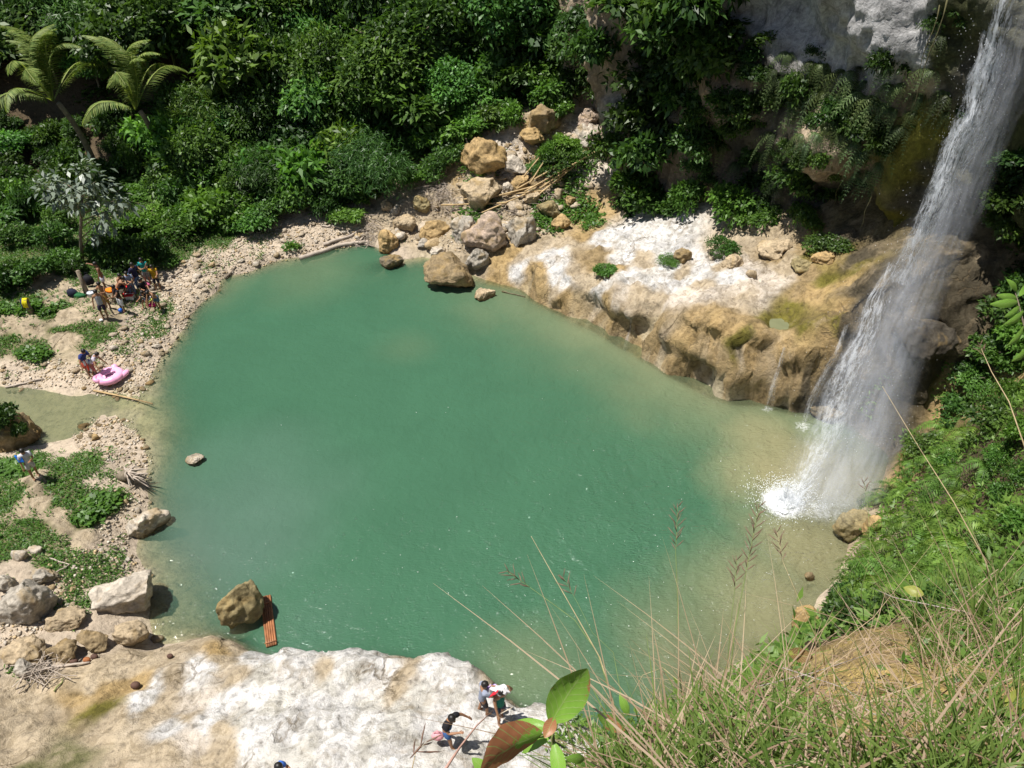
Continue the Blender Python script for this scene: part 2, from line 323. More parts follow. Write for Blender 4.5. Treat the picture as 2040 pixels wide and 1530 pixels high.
_rz = GROCK*_land*_fine
_z = _z+_rz*(.24*fbm(_x*.5, _y*.5, 0, 5, 5, .55, ridged=True)+.13*fbm(_x*1.8+.3*_y, _y*2.6, 1, 9, 4, .6, ridged=True))*sstep(-.1, .6, _z)
_z = _z+(1-GROCK)*_land*_fine*.10*fbm(_x*.8, _y*.8, 2, 15, 4)+.04*_fine*fbm(_x*3.3, _y*3.3, 2, 19, 2)*_land
_z = _z+(1-_land)*.10*fbm(_x*.7, _y*.7, 3, 23, 4)
HG = _z.reshape(len(GYY), len(GX))
# rock overhangs: push the steep rock sideways as well
def lattice(n, m):
    i = np.arange(n*m).reshape(n, m)
    return np.stack([i[:-1, :-1].ravel(), i[:-1, 1:].ravel(), i[1:, 1:].ravel(), i[1:, :-1].ravel()], 1)
_gy, _gx = np.gradient(HG, GYY, GX); _steep = sstep(.5, 2.0, np.hypot(_gx, _gy)).ravel()
_push = _steep*_rz*sstep(0.05, .5, _z)
_dx = .5*fbm(_x*.9, _y*.9, _z*1.3, 41, 4)*_push; _dy = .5*fbm(_x*.9, _y*.9, _z*1.3, 47, 4)*_push
_dz = .16*fbm(_x*1.6, _y*1.6, _z*2.2, 53, 3, ridged=True)*_push

RPOOL = hit(1566, 642); _z = _z-.4*np.exp(-((_x-RPOOL[0])/1.1)**2-((_y-RPOOL[1])/.6)**2)
_gm = np.hypot(_gx, _gy).ravel()+1e-6; _ledge = sstep(1.5, 3.5, _x)*sstep(25.5, 27, _y)*sstep(40, 37, _y)*sstep(16, 14.5, _x)
_z = _z+_ledge*np.clip(1-np.exp(-((_x-RPOOL[0])/1.3)**2-((_y-RPOOL[1])/.8)**2)*1.2, 0, 1)*_land*(.20*fbm(_x*1.1, _y*1.5, 7, 55, 5, .6, ridged=True)+.13*fbm(_x*3.1, _y*3.6, 7, 57, 3, .6, ridged=True))*sstep(.1, .8, _z)
_under = _ledge*_steep*sstep(1.7, .5, _z)*sstep(-.35, .3, fbm(_x*.5, _y*.5, 0, 59, 3))
_dx = _dx+.6*_under*(_gx.ravel()/_gm); _dy = _dy+.6*_under*(_gy.ravel()/_gm)
HG = _z.reshape(len(GYY), len(GX))
def ground_material():
    m, nt, b, ns, ls = node_mat('ground')
    tc = ns.new('ShaderNodeTexCoord'); v = tc.outputs['Object']
    col = attr(ns, 'gcol').outputs['Color']; rock = attr(ns, 'rock').outputs['Fac']; grn = attr(ns, 'green').outputs['Fac']
    n1 = noise_n(ns, ls, .8, 6, .65, v, .6); n2 = noise_n(ns, ls, 5, 5, .65, v, .3); n3 = noise_n(ns, ls, 26, 3, .6, v)
    r1 = ramp(ns, [(.3, .62), (.5, 1.0), (.72, 1.22)]); ls.new(n1.outputs[0], r1.inputs[0])
    c = mixc(ns, ls, 'MULTIPLY', 1.0, col, r1.outputs[0])
    r2 = ramp(ns, [(.30, .38), (.46, .95), (.7, 1.25)]); ls.new(n2.outputs[0], r2.inputs[0])
    c = mixc(ns, ls, 'MULTIPLY', .8, c, r2.outputs[0])
    # tan streaks and stains over bare rock
    st = noise_n(ns, ls, .55, 6, .7, v, 1.6); rs = ramp(ns, [(.52, 0.0), (.64, .85)]); ls.new(st.outputs[0], rs.inputs[0])
    f = math_n(ns, ls, 'MULTIPLY', rs.outputs[0], rock); f = math_n(ns, ls, 'MULTIPLY', f, .55)
    c = mixc(ns, ls, 'MIX', f, c, (.30, .235, .15)); sg = noise_n(ns, ls, 1.7, 5, .7, v, 1.0); rq = ramp(ns, [(.50, 0.0), (.57, .75)]); ls.new(sg.outputs[0], rq.inputs[0]); c = mixc(ns, ls, 'MIX', math_n(ns, ls, 'MULTIPLY', rq.outputs[0], rock), c, mixc(ns, ls, 'MULTIPLY', 1.0, c, (.66, .645, .60)))
    # cracks
    vo = ns.new('ShaderNodeTexVoronoi'); vo.feature = 'DISTANCE_TO_EDGE'; vo.inputs['Scale'].default_value = .55
    wv = ns.new('ShaderNodeVectorMath'); wv.operation = 'MULTIPLY_ADD'; ls.new(n1.outputs['Color'], wv.inputs[0]); wv.inputs[1].default_value = (1.5, 1.5, 1.5); ls.new(v, wv.inputs[2])
    ls.new(wv.outputs[0], vo.inputs['Vector'])
    rc = ramp(ns, [(.0, 1.0), (.03, 0.0)]); ls.new(vo.outputs['Distance'], rc.inputs[0])
    f = math_n(ns, ls, 'MULTIPLY', rc.outputs[0], rock); rk = ramp(ns, [(.50, 0.0), (.62, .75)]); nk = noise_n(ns, ls, .45, 3, .5, v); ls.new(nk.outputs[0], rk.inputs[0]); f = math_n(ns, ls, 'MULTIPLY', f, rk.outputs[0])
    f_c = f; c = mixc(ns, ls, 'MIX', f, c, (.14, .105, .06))
    # soil and pale grit between the grass
    rg = ramp(ns, [(.46, 0.0), (.6, 1.0)]); ls.new(n1.outputs[0], rg.inputs[0])
    f = math_n(ns, ls, 'MULTIPLY', rg.outputs[0], grn); f = math_n(ns, ls, 'MULTIPLY', f, .7)
    c = mixc(ns, ls, 'MIX', f, c, (.30, .245, .165))
    ls.new(c, b.inputs['Base Color']); b.inputs['Roughness'].default_value = .9; b.inputs['Specular IOR Level'].default_value = .2
    h = math_n(ns, ls, 'MULTIPLY_ADD', n3.outputs[0], .35, n2.outputs[0]); h = math_n(ns, ls, 'SUBTRACT', h, math_n(ns, ls, 'MULTIPLY', f_c, .5))
    bp = ns.new('ShaderNodeBump'); bp.inputs['Strength'].default_value = .9; bp.inputs['Distance'].default_value = .10
    ls.new(h, bp.inputs['Height']); ls.new(bp.outputs[0], b.inputs['Normal'])
    return m
MAT_GROUND = ground_material()
_V = np.stack([_x+_dx, _y+_dy, _z+_dz], 1)
ground_me = mesh_from('ground', _V, lattice(len(GYY), len(GX)), [MAT_GROUND], True)
set_attr(ground_me, 'gcol', GCOL, 'COLOR'); set_attr(ground_me, 'rock', GROCK); set_attr(ground_me, 'green', GGRN)
tag(link('ground', ground_me), kind='structure')

# ---------------------------------------------------------------- pool water
def water_material():
    m, nt, b, ns, ls = node_mat('pool_water'); nt.nodes.remove(b)
    out = ns['Material Output']; tc = ns.new('ShaderNodeTexCoord'); v = tc.outputs['Object']
    dep = attr(ns, 'depth').outputs['Fac']; silt = attr(ns, 'silt').outputs['Fac']; chop = attr(ns, 'chop').outputs['Fac']; foam = attr(ns, 'foam').outputs['Fac']; milk = attr(ns, 'milk').outputs['Fac']
    # how much of the bed the turbid water hides
    e = math_n(ns, ls, 'MULTIPLY', dep, -1.9); e = math_n(ns, ls, 'POWER', 2.718, e); hide = math_n(ns, ls, 'SUBTRACT', 1.0, e, clamp=True)
    n = noise_n(ns, ls, .35, 5, .6, v, .5); rn = ramp(ns, [(.3, .94), (.7, 1.05)]); ls.new(n.outputs[0], rn.inputs[0])
    c = mixc(ns, ls, 'MIX', milk, (.044, .116, .066), (.085, .145, .11))
    c = mixc(ns, ls, 'MIX', silt, c, (.245, .23, .125)); c = mixc(ns, ls, 'MULTIPLY', 1.0, c, rn.outputs[0])
    fn = noise_n(ns, ls, 5.5, 6, .7, v, 1.2); fr = math_n(ns, ls, 'ADD', foam, math_n(ns, ls, 'MULTIPLY_ADD', fn.outputs[0], 1.5, -.75)); fr = math_n(ns, ls, 'MULTIPLY', fr, foam); 
    ff = ramp(ns, [(.22, 0.0), (.62, 1.0)]); ls.new(fr, ff.inputs[0])
    c = mixc(ns, ls, 'MIX', ff.outputs[0], c, (.85, .87, .88))
    hide = math_n(ns, ls, 'MAXIMUM', hide, ff.outputs[0])
    hide = math_n(ns, ls, 'MAXIMUM', hide, math_n(ns, ls, 'MULTIPLY', silt, .82))
    df = ns.new('ShaderNodeBsdfDiffuse'); ls.new(c, df.inputs[0])
    tr = ns.new('ShaderNodeBsdfTransparent'); tr.inputs[0].default_value = (.86, .9, .82, 1)
    mx = ns.new('ShaderNodeMixShader'); ls.new(hide, mx.inputs[0]); ls.new(tr.outputs[0], mx.inputs[1]); ls.new(df.outputs[0], mx.inputs[2])
    # ripples
    w1 = noise_n(ns, ls, 2.2, 4, .55, v, .4); mp = ns.new('ShaderNodeMapping'); mp.inputs['Rotation'].default_value = (0, 0, R(-28)); mp.inputs['Scale'].default_value = (5.0, 13.0, 5.0)
    ls.new(v, mp.inputs[0]); w2 = noise_n(ns, ls, 1.0, 3, .6, mp.outputs[0], .6)
    hgt = math_n(ns, ls, 'ADD', math_n(ns, ls, 'MULTIPLY', w1.outputs[0], .6), math_n(ns, ls, 'MULTIPLY', w2.outputs[0], .22))
    bp = ns.new('ShaderNodeBump'); ls.new(hgt, bp.inputs['Height']); bp.inputs['Distance'].default_value = .28; ls.new(chop, bp.inputs['Strength'])
    ls.new(bp.outputs[0], df.inputs['Normal']); gl = ns.new('ShaderNodeBsdfGlossy'); gl.inputs['Roughness'].default_value = .06; gl.inputs[0].default_value = (1, 1, 1, 1)
    ls.new(bp.outputs[0], gl.inputs['Normal'])
    fz = ns.new('ShaderNodeFresnel'); fz.inputs['IOR'].default_value = 1.33; ls.new(bp.outputs[0], fz.inputs['Normal'])
    m2 = ns.new('ShaderNodeMixShader'); ls.new(fz.outputs[0], m2.inputs[0]); ls.new(mx.outputs[0], m2.inputs[1]); ls.new(gl.outputs[0], m2.inputs[2])
    ls.new(m2.outputs[0], out.inputs[0]); return m
def build_water():
    gx = np.arange(-48, 18.5, .22); gy_ = np.arange(7, 44, .22); X, Y_ = np.meshgrid(gx, gy_); x, y = X.ravel(), Y_.ravel()
    hh = height(x, y); F = lattice(len(gy_), len(gx)); keep = ((hh[F] < .25) | ((x[F] > -1) & (y[F] > 25) & (hh[F] < 2.4))).any(1) & (_csd(x, y)[F] < 1.0).all(1); F = F[keep]
    u = np.unique(F); mp = np.full(len(x), -1); mp[u] = np.arange(len(u)); F = mp[F]; x, y, hh = x[u], y[u], hh[u]
    dep = np.clip(-hh, 0, 4)
    def blob(px, py, r, soft=.6, sx=1.0, sy=1.0):
        c = at_z(px, py, 0); wx = x+.8*fbm(x*.35, y*.35, 0, 61, 4)*r*.5; wy = y+.8*fbm(x*.35, y*.35, 4, 67, 4)*r*.5
        d = np.hypot((wx-c[0])/sx, (wy-c[1])/sy)/r; return 1-sstep(1-soft, 1+soft, d)
    silt = np.zeros(len(x))
    for b, k in ((blob(1600, 930, 3.0, .75), 1.0), (blob(1530, 870, 2.2, .9), .8), (blob(1620, 1080, 2.6, .75), .9), (blob(1550, 1230, 2.9, .9), .85), (blob(1390, 1310, 2.3, .95), .5), (blob(1290, 815, 1.5, .95), .22), (blob(810, 690, 1.2, .95), .10),
                 (blob(70, 810, 4.5, .3), .55), (blob(250, 850, 1.7, .9), .22), (blob(960, 620, 1.6, .9), .22), (blob(1650, 1150, 2.0), .7), (blob(420, 560, 2.2, .9), .22), (blob(620, 540, 2.5, .9), .18), (blob(1050, 1350, 1.8, .9), .3)):
        silt = np.maximum(silt, b*k)
    ed = np.full(len(x), 9.0); EL = [at_z(*q, 0)[:2] for q in ((960, 560), (1040, 592), (1180, 658), (1300, 728), (1440, 800), (1600, 830))]
    for a_, b_ in zip(EL[:-1], EL[1:]):
        d_ = b_-a_; t_ = np.clip(((x-a_[0])*d_[0]+(y-a_[1])*d_[1])/(d_@d_), 0, 1); ed = np.minimum(ed, np.hypot(x-a_[0]-t_*d_[0], y-a_[1]-t_*d_[1]))
    silt = np.maximum(silt, .52*np.exp(-(np.maximum(ed+.9*fbm(x*.4, y*.4, 2, 63, 3), 0)/2.6)**1.6)*(.5+.5*sstep(-2, 6, x)))
    milk = np.maximum.reduce([blob(400, 1090, 3.2, .95)*.9, blob(500, 1000, 3.0, .95)*.6, blob(620, 1240, 1.5, .9)*.25, blob(420, 930, 2.0, .9)*.35])
    q = at_z(1560, 1000, 0); dj = np.hypot(x-q[0], y-q[1])
    chop = np.clip(.34+.85*np.exp(-dj/6.0), 0, .9)+.35*sstep(-2, 8, x)*sstep(25, 14, y)
    foam = np.maximum(1.1*np.exp(-(dj/1.0)**2), .62*np.exp(-((x-q[0]-1.4)/1.9)**2-((y-q[1]+.5)/.9)**2))
    for px, py, r, k in ((1530, 815, .5, .6), (1600, 850, .7, .6), (1680, 1000, 1.2, .5), (1720, 960, 1.0, .5), (1640, 930, 1.8, .42), (215, 808, .5, .35)):
        c = at_z(px, py, 0); foam = np.maximum(foam, k*np.exp(-((x-c[0])**2+(y-c[1])**2)/r**2))
    z = .05*np.exp(-dj/3)*np.cos(dj*5.0)+.05*fbm(x*1.7, y*1.7, 0, 71, 3)*np.exp(-dj/5)
    me = mesh_from('pool_water', np.stack([x, y, z], 1), F, [water_material()], True)
    for n_, a in (('depth', dep), ('silt', silt), ('milk', milk), ('chop', chop), ('foam', foam)): set_attr(me, n_, a)
    tag(link('pool_water', me), kind='structure')
_csd = cliff_side
build_water()

def rock_pool():
    m = simple('rock_pool_water', (.17, .18, .10), .08, .1, 1.5, .5); V = [(0, 0, 0)]+[(1.05*math.cos(a)*(1+.12*math.sin(3*a)), .58*math.sin(a)*(1+.1*math.cos(2*a)), 0) for a in np.linspace(0, 6.283, 41)[:-1]]
    o = link('rock_pool', mesh_from('rock_pool', V, [[0, 1+k, 1+(k+1) % 40] for k in range(40)], [m])); o.location = (RPOOL[0], RPOOL[1], gz(RPOOL[0], RPOOL[1])+.11); o.scale = (1.3, 1.3, 1); tag(o, kind='structure')
    # flecks of foam on the pool, white dots also standing in for sun glints
    V, F = [], []; n = 0
    while n < 150:
        px, py = random.gauss(1330, 230), random.gauss(1190, 150); 
        if n % 9 == 0: px, py = random.uniform(500, 1500), random.uniform(700, 1250)
        q = at_z(px, py, 0)
        if gz(q[0], q[1]) > -.15 or px > 1690 or py > 1400: continue
        r = random.uniform(.006, .02); b = len(V); st = random.uniform(.3, .8); a0 = -.5
        V += [(q[0]+r*math.cos(a)*math.cos(a0)-r*st*math.sin(a)*math.sin(a0), q[1]+r*math.cos(a)*math.sin(a0)+r*st*math.sin(a)*math.cos(a0), .03) for a in np.linspace(0, 6.283, 9)[:-1]]+[(q[0], q[1], .045)]
        F += [[b+k, b+(k+1) % 8, b+8] for k in range(8)]; n += 1
    tag(link('foam_glint_flecks', mesh_from('foam_glint_flecks', V, F, [simple('fleck_foam_glint', (.9, .92, .9), .4, .03)])), kind='stuff')
rock_pool()
# ================================================================ THE CLIFF behind the ledge
def project(P_):
    v = np.asarray(P_, float)-CP; f = v@FW
    return np.stack([1020+FPX*(v@RT)/f, 765-FPX*(v@UP)/f, f], -1)
def cliff_grid():
    seg = np.hypot(*np.diff(CLIFF, axis=0).T); s = np.concatenate([[0], np.cumsum(seg)]); L = s[-1]
    u = np.arange(0, L, .16); px_ = np.interp(u, s, CLIFF[:, 0]); py_ = np.interp(u, s, CLIFF[:, 1])
    k = np.ones(13)/13; pad = lambda a: np.concatenate([np.full(6, a[0]), a, np.full(6, a[-1])])
    px_ = np.convolve(pad(px_), k, 'valid'); py_ = np.convolve(pad(py_), k, 'valid')
    tx, ty = np.gradient(px_), np.gradient(py_); n = np.hypot(tx, ty); nx, ny = ty/n, -tx/n     # towards the pool
    sx = np.sign((nx*(8-px_)+ny*(25-py_)).mean()); nx, ny = nx*sx, ny*sx
    zs = np.concatenate([np.arange(0, 21, .17), np.arange(21, 31, .5)]); return u, px_, py_, nx, ny, zs
_cu, _cx, _cy, _nx, _ny, _cz = cliff_grid()
def cliff_build():
    U, Z = np.meshgrid(_cu, _cz); X, Y_ = np.meshgrid(_cx, _cz)[0], np.meshgrid(_cy, _cz)[0]; NX, NY = np.meshgrid(_nx, _cz)[0], np.meshgrid(_ny, _cz)[0]
    bz = height(_cx+_nx*.3, _cy+_ny*.3); bz = np.minimum(bz, 9)-1.2
    Zw = bz[None, :]+Z*(31-bz[None, :])/31
    lean = np.clip(Zw-9, 0, 30)*.17*sstep(10, 18, U)*sstep(48, 38, U)+.35*sstep(2, 6, Z)  # upper wall shaped to overhang so that it shades itself
    o = lean+.95*fbm(U*.22, Zw*.16, 0, 81, 4, ridged=True)+.55*fbm(X*.7, Y_*.7, Zw*.55, 87, 5, ridged=True)-.1+.12*fbm(X*2.3, Y_*2.3, Zw*2.0, 93, 3, ridged=True)
    o -= 1.6*sstep(24, 31, Zw)
    V = np.stack([X+NX*o, Y_+NY*o, Zw], -1).reshape(-1, 3)
    N3 = np.stack([NX, NY, np.zeros_like(NX)], -1).reshape(-1, 3)
    for px, py, amp, r, ez in ((1218, 110, 1.5, 1.5, 4.0), (1300, 180, -1.6, 1.6, 2.0), (1160, 130, -1.3, 1.1, 3), (1665, 285, 1.9, 1.7, 1.0), (1690, 410, -2.0, 1.8, .7), (1440, 330, -1.6, 2.2, .9), (1390, 300, .9, .7, 1.8), (1440, 200, .8, 1.5, 1), (1790, 380, 1.3, 1.0, 3.5), (1930, 560, -2.0, 2.2, 1.6), (1600, 120, .8, 2.5, .5), (1750, 60, 1.0, 2, 1), (1550, 30, -1.3, 2.2, 1.2)):
        P_ = project(V); d = np.hypot(P_[:, 0]-px, P_[:, 1]-py); d[P_[:, 2] < 5] = 1e9; c = V[d.argmin()]
        w = np.exp(-((V[:, 0]-c[0])**2+(V[:, 1]-c[1])**2)/r**2-(V[:, 2]-c[2])**2/(r*ez)**2)
        V = V+N3*(w*amp)[:, None]
    pal = dict(gr=(.40, .40, .40), lg=(.37, .365, .36), be=(.36, .285, .20), br=(.25, .19, .13), dk=(.07, .065, .05), mo=(.135, .125, .018), dm=(.05, .055, .018), pk=(.33, .26, .19))  # dk: dark rock, and shade of caves, gaps and shadowed wall put into colour
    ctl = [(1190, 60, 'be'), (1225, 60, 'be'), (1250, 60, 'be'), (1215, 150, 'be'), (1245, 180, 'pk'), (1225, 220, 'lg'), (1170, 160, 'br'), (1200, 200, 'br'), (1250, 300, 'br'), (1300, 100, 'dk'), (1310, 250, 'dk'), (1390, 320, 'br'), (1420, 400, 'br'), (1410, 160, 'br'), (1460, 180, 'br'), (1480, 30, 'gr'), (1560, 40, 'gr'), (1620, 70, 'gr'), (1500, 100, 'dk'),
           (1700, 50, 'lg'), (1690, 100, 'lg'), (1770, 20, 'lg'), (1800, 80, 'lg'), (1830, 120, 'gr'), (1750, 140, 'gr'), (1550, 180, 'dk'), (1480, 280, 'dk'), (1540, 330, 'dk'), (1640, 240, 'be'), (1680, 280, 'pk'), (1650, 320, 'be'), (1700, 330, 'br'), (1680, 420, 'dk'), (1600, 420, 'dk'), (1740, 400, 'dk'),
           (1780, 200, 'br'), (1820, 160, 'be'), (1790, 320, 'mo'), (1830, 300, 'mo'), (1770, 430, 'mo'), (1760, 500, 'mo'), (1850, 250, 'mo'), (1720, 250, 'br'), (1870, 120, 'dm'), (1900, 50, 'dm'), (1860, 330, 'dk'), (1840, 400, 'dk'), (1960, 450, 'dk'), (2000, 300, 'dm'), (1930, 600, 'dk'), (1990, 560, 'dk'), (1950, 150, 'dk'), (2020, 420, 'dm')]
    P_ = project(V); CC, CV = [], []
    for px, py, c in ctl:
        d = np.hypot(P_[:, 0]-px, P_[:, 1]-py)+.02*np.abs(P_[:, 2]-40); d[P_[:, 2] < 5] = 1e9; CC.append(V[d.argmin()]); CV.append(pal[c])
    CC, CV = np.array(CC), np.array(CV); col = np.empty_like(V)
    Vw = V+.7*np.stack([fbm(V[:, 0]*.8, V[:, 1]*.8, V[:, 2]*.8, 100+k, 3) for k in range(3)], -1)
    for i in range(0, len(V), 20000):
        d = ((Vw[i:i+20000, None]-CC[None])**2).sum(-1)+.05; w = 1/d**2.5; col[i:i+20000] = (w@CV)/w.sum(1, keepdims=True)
    m, nt, b, ns, ls = node_mat('cliff_rock'); tc = ns.new('ShaderNodeTexCoord'); v = tc.outputs['Object']
    mp = ns.new('ShaderNodeMapping'); mp.inputs['Scale'].default_value = (1, 1, .45); ls.new(v, mp.inputs[0])
    n1 = noise_n(ns, ls, 1.3, 6, .7, mp.outputs[0], 1.0); n2 = noise_n(ns, ls, 6, 5, .65, v, .4)
    r1 = ramp(ns, [(.3, .45), (.52, 1.0), (.72, 1.35)]); ls.new(n1.outputs[0], r1.inputs[0]); r2 = ramp(ns, [(.35, .6), (.65, 1.2)]); ls.new(n2.outputs[0], r2.inputs[0])
    c = mixc(ns, ls, 'MULTIPLY', 1.0, attr(ns, 'ccol').outputs['Color'], r1.outputs[0]); c = mixc(ns, ls, 'MULTIPLY', .8, c, r2.outputs[0])
    ls.new(c, b.inputs['Base Color']); b.inputs['Roughness'].default_value = .85; b.inputs['Specular IOR Level'].default_value = .25
    bp = ns.new('ShaderNodeBump'); bp.inputs['Strength'].default_value = .9; bp.inputs['Distance'].default_value = .15
    ls.new(math_n(ns, ls, 'ADD', n1.outputs[0], math_n(ns, ls, 'MULTIPLY', n2.outputs[0], .5)), bp.inputs['Height']); ls.new(bp.outputs[0], b.inputs['Normal'])
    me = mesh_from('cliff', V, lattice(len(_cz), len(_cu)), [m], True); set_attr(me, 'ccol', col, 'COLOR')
    tag(link('cliff', me), kind='structure'); return V, N3
CLIFF_V, CLIFF_N = cliff_build()
_CP = project(CLIFF_V)
def on_cliff(px, py):
    d = np.hypot(_CP[:, 0]-px, _CP[:, 1]-py); near = d < 14
    if not near.any(): k = d.argmin()
    else: k = np.where(near)[0][_CP[near, 2].argmin()]
    return CLIFF_V[k], CLIFF_N[k]

# ================================================================ BOULDERS AND STONES
def rock_material():
    m, nt, b, ns, ls = node_mat('boulder_stone'); tc = ns.new('ShaderNodeTexCoord'); oi = ns.new('ShaderNodeObjectInfo')
    va = ns.new('ShaderNodeVectorMath'); va.operation = 'ADD'; ls.new(tc.outputs['Object'], va.inputs[0])
    cm = ns.new('ShaderNodeCombineXYZ'); ls.new(math_n(ns, ls, 'MULTIPLY', oi.outputs['Random'], 90.0), cm.inputs[0]); ls.new(cm.outputs[0], va.inputs[1]); v = va.outputs[0]
    n1 = noise_n(ns, ls, 1.6, 6, .7, v, .8); n2 = noise_n(ns, ls, 8, 5, .65, v, .3); n3 = noise_n(ns, ls, .9, 4, .6, v, 1)
    r1 = ramp(ns, [(.3, .5), (.5, 1.0), (.72, 1.35)]); ls.new(n1.outputs[0], r1.inputs[0]); r2 = ramp(ns, [(.35, .62), (.65, 1.2)]); ls.new(n2.outputs[0], r2.inputs[0])
    c = mixc(ns, ls, 'MULTIPLY', 1.0, oi.outputs['Color'], r1.outputs[0]); c = mixc(ns, ls, 'MULTIPLY', .85, c, r2.outputs[0])
    r3 = ramp(ns, [(.52, 0.0), (.66, .6)]); ls.new(n3.outputs[0], r3.inputs[0]); c = mixc(ns, ls, 'MIX', r3.outputs[0], c, (.31, .21, .08))
    ge = ns.new('ShaderNodeNewGeometry'); sp = ns.new('ShaderNodeSeparateXYZ'); ls.new(ge.outputs['Position'], sp.inputs[0])
    wet = ramp(ns, [(.0, 1.0), (1.0, 0.0)]); ls.new(math_n(ns, ls, 'MULTIPLY', math_n(ns, ls, 'ADD', sp.outputs[2], math_n(ns, ls, 'MULTIPLY', n1.outputs[0], -.25)), 6.0, clamp=True), wet.inputs[0])
    c = mixc(ns, ls, 'MULTIPLY', wet.outputs[0], c, (.55, .5, .38))
    ls.new(c, b.inputs['Base Color']); b.inputs['Roughness'].default_value = .85; b.inputs['Specular IOR Level'].default_value = .25
    bp = ns.new('ShaderNodeBump'); bp.inputs['Strength'].default_value = .9; bp.inputs['Distance'].default_value = .08
    ls.new(math_n(ns, ls, 'ADD', n1.outputs[0], math_n(ns, ls, 'MULTIPLY', n2.outputs[0], .5)), bp.inputs['Height']); ls.new(bp.outputs[0], b.inputs['Normal'])
    return m
MAT_ROCK = rock_material()
def ico(sub):
    bm = bmesh.new(); bmesh.ops.create_icosphere(bm, subdivisions=sub, radius=1.0); bm.verts.ensure_lookup_table()
    V = np.array([v.co for v in bm.verts]); F = np.array([[v.index for v in f.verts] for f in bm.faces], np.int32); bm.free(); return V, F
ICO = {k: ico(k) for k in (2, 3, 5)}
def rock_mesh(name, radii, seed, sub=5, cuts=8, rough=.2):
    V, F = ICO[sub]; V = V.copy(); rg = np.random.default_rng(seed)
    for _ in range(cuts):
        n = rg.normal(size=3); n /= np.linalg.norm(n); d = rg.uniform(.42, .8); s = V@n
        V = V-np.outer(np.maximum(s-d, 0)*.85, n)
    V = V*(1+.26*fbm(V[:, 0]*.9, V[:, 1]*.9, V[:, 2]*.9, seed, 2))[:, None]
    Nn = V/np.linalg.norm(V, axis=1, keepdims=True); W_ = V*np.array(radii); k = 1.4/max(.35, np.mean(radii))
    amp = rough*np.mean(radii)
    W_ = W_+Nn*(amp*fbm(W_[:, 0]*k*1.6, W_[:, 1]*k*1.6, W_[:, 2]*k*1.6, seed+5, 4 if sub > 3 else 2, ridged=True))[:, None]
    W_ = W_*(np.array(radii)/np.abs(W_).max(0)) if sub > 2 else W_
    return mesh_from(name, W_, F, [MAT_ROCK], True)
RC = dict(grey=(.36, .325, .27), pink=(.42, .325, .25), tan=(.40, .315, .205), ochre=(.38, .265, .125), wet=(.07, .06, .045), dark=(.15, .125, .085), pale=(.47, .415, .34), brown=(.26, .195, .11), olive=(.25, .205, .105))
_bseed = [100]
def boulder(px, py, w, h, col, label, rot=0.0, zc=None, flat=None, sink=.5, name='boulder', group=None):
    """a boulder whose middle shows at the photo pixel, w by h photo pixels large"""
    _bseed[0] += 1
    p = hit(px, py+h*.22) if zc is None else at_z(px, py, zc); t = (p-CP)@FW; d = ray(px, py); th = math.asin(-d[2]/np.linalg.norm(d))
    a = w*t/FPX/2; hh = h*t/FPX/2; b = a*(.8 if flat is None else flat)
    c = math.sqrt(max((hh*hh-(b*math.sin(th))**2), 0.0))/math.cos(th); c = min(max(c, .45*a), 1.25*a)
    if c <= .46*a: b = min(b, hh/math.sin(th))
    me = rock_mesh('boulder_mesh', (a*1.16, b*1.16, c*1.14), _bseed[0], 5 if w*t > 1000 else 3)
    o = link(name, me); q = at_z(px, py, (p[2] if zc is None else zc)+c*(1-sink)*.9); o.location = q; o.rotation_euler = (0, 0, R(rot))
    k = random.uniform(.92, 1.08); o.color = (*[x*k for x in RC[col]], 1)
    return tag(o, label, 'boulder', group)
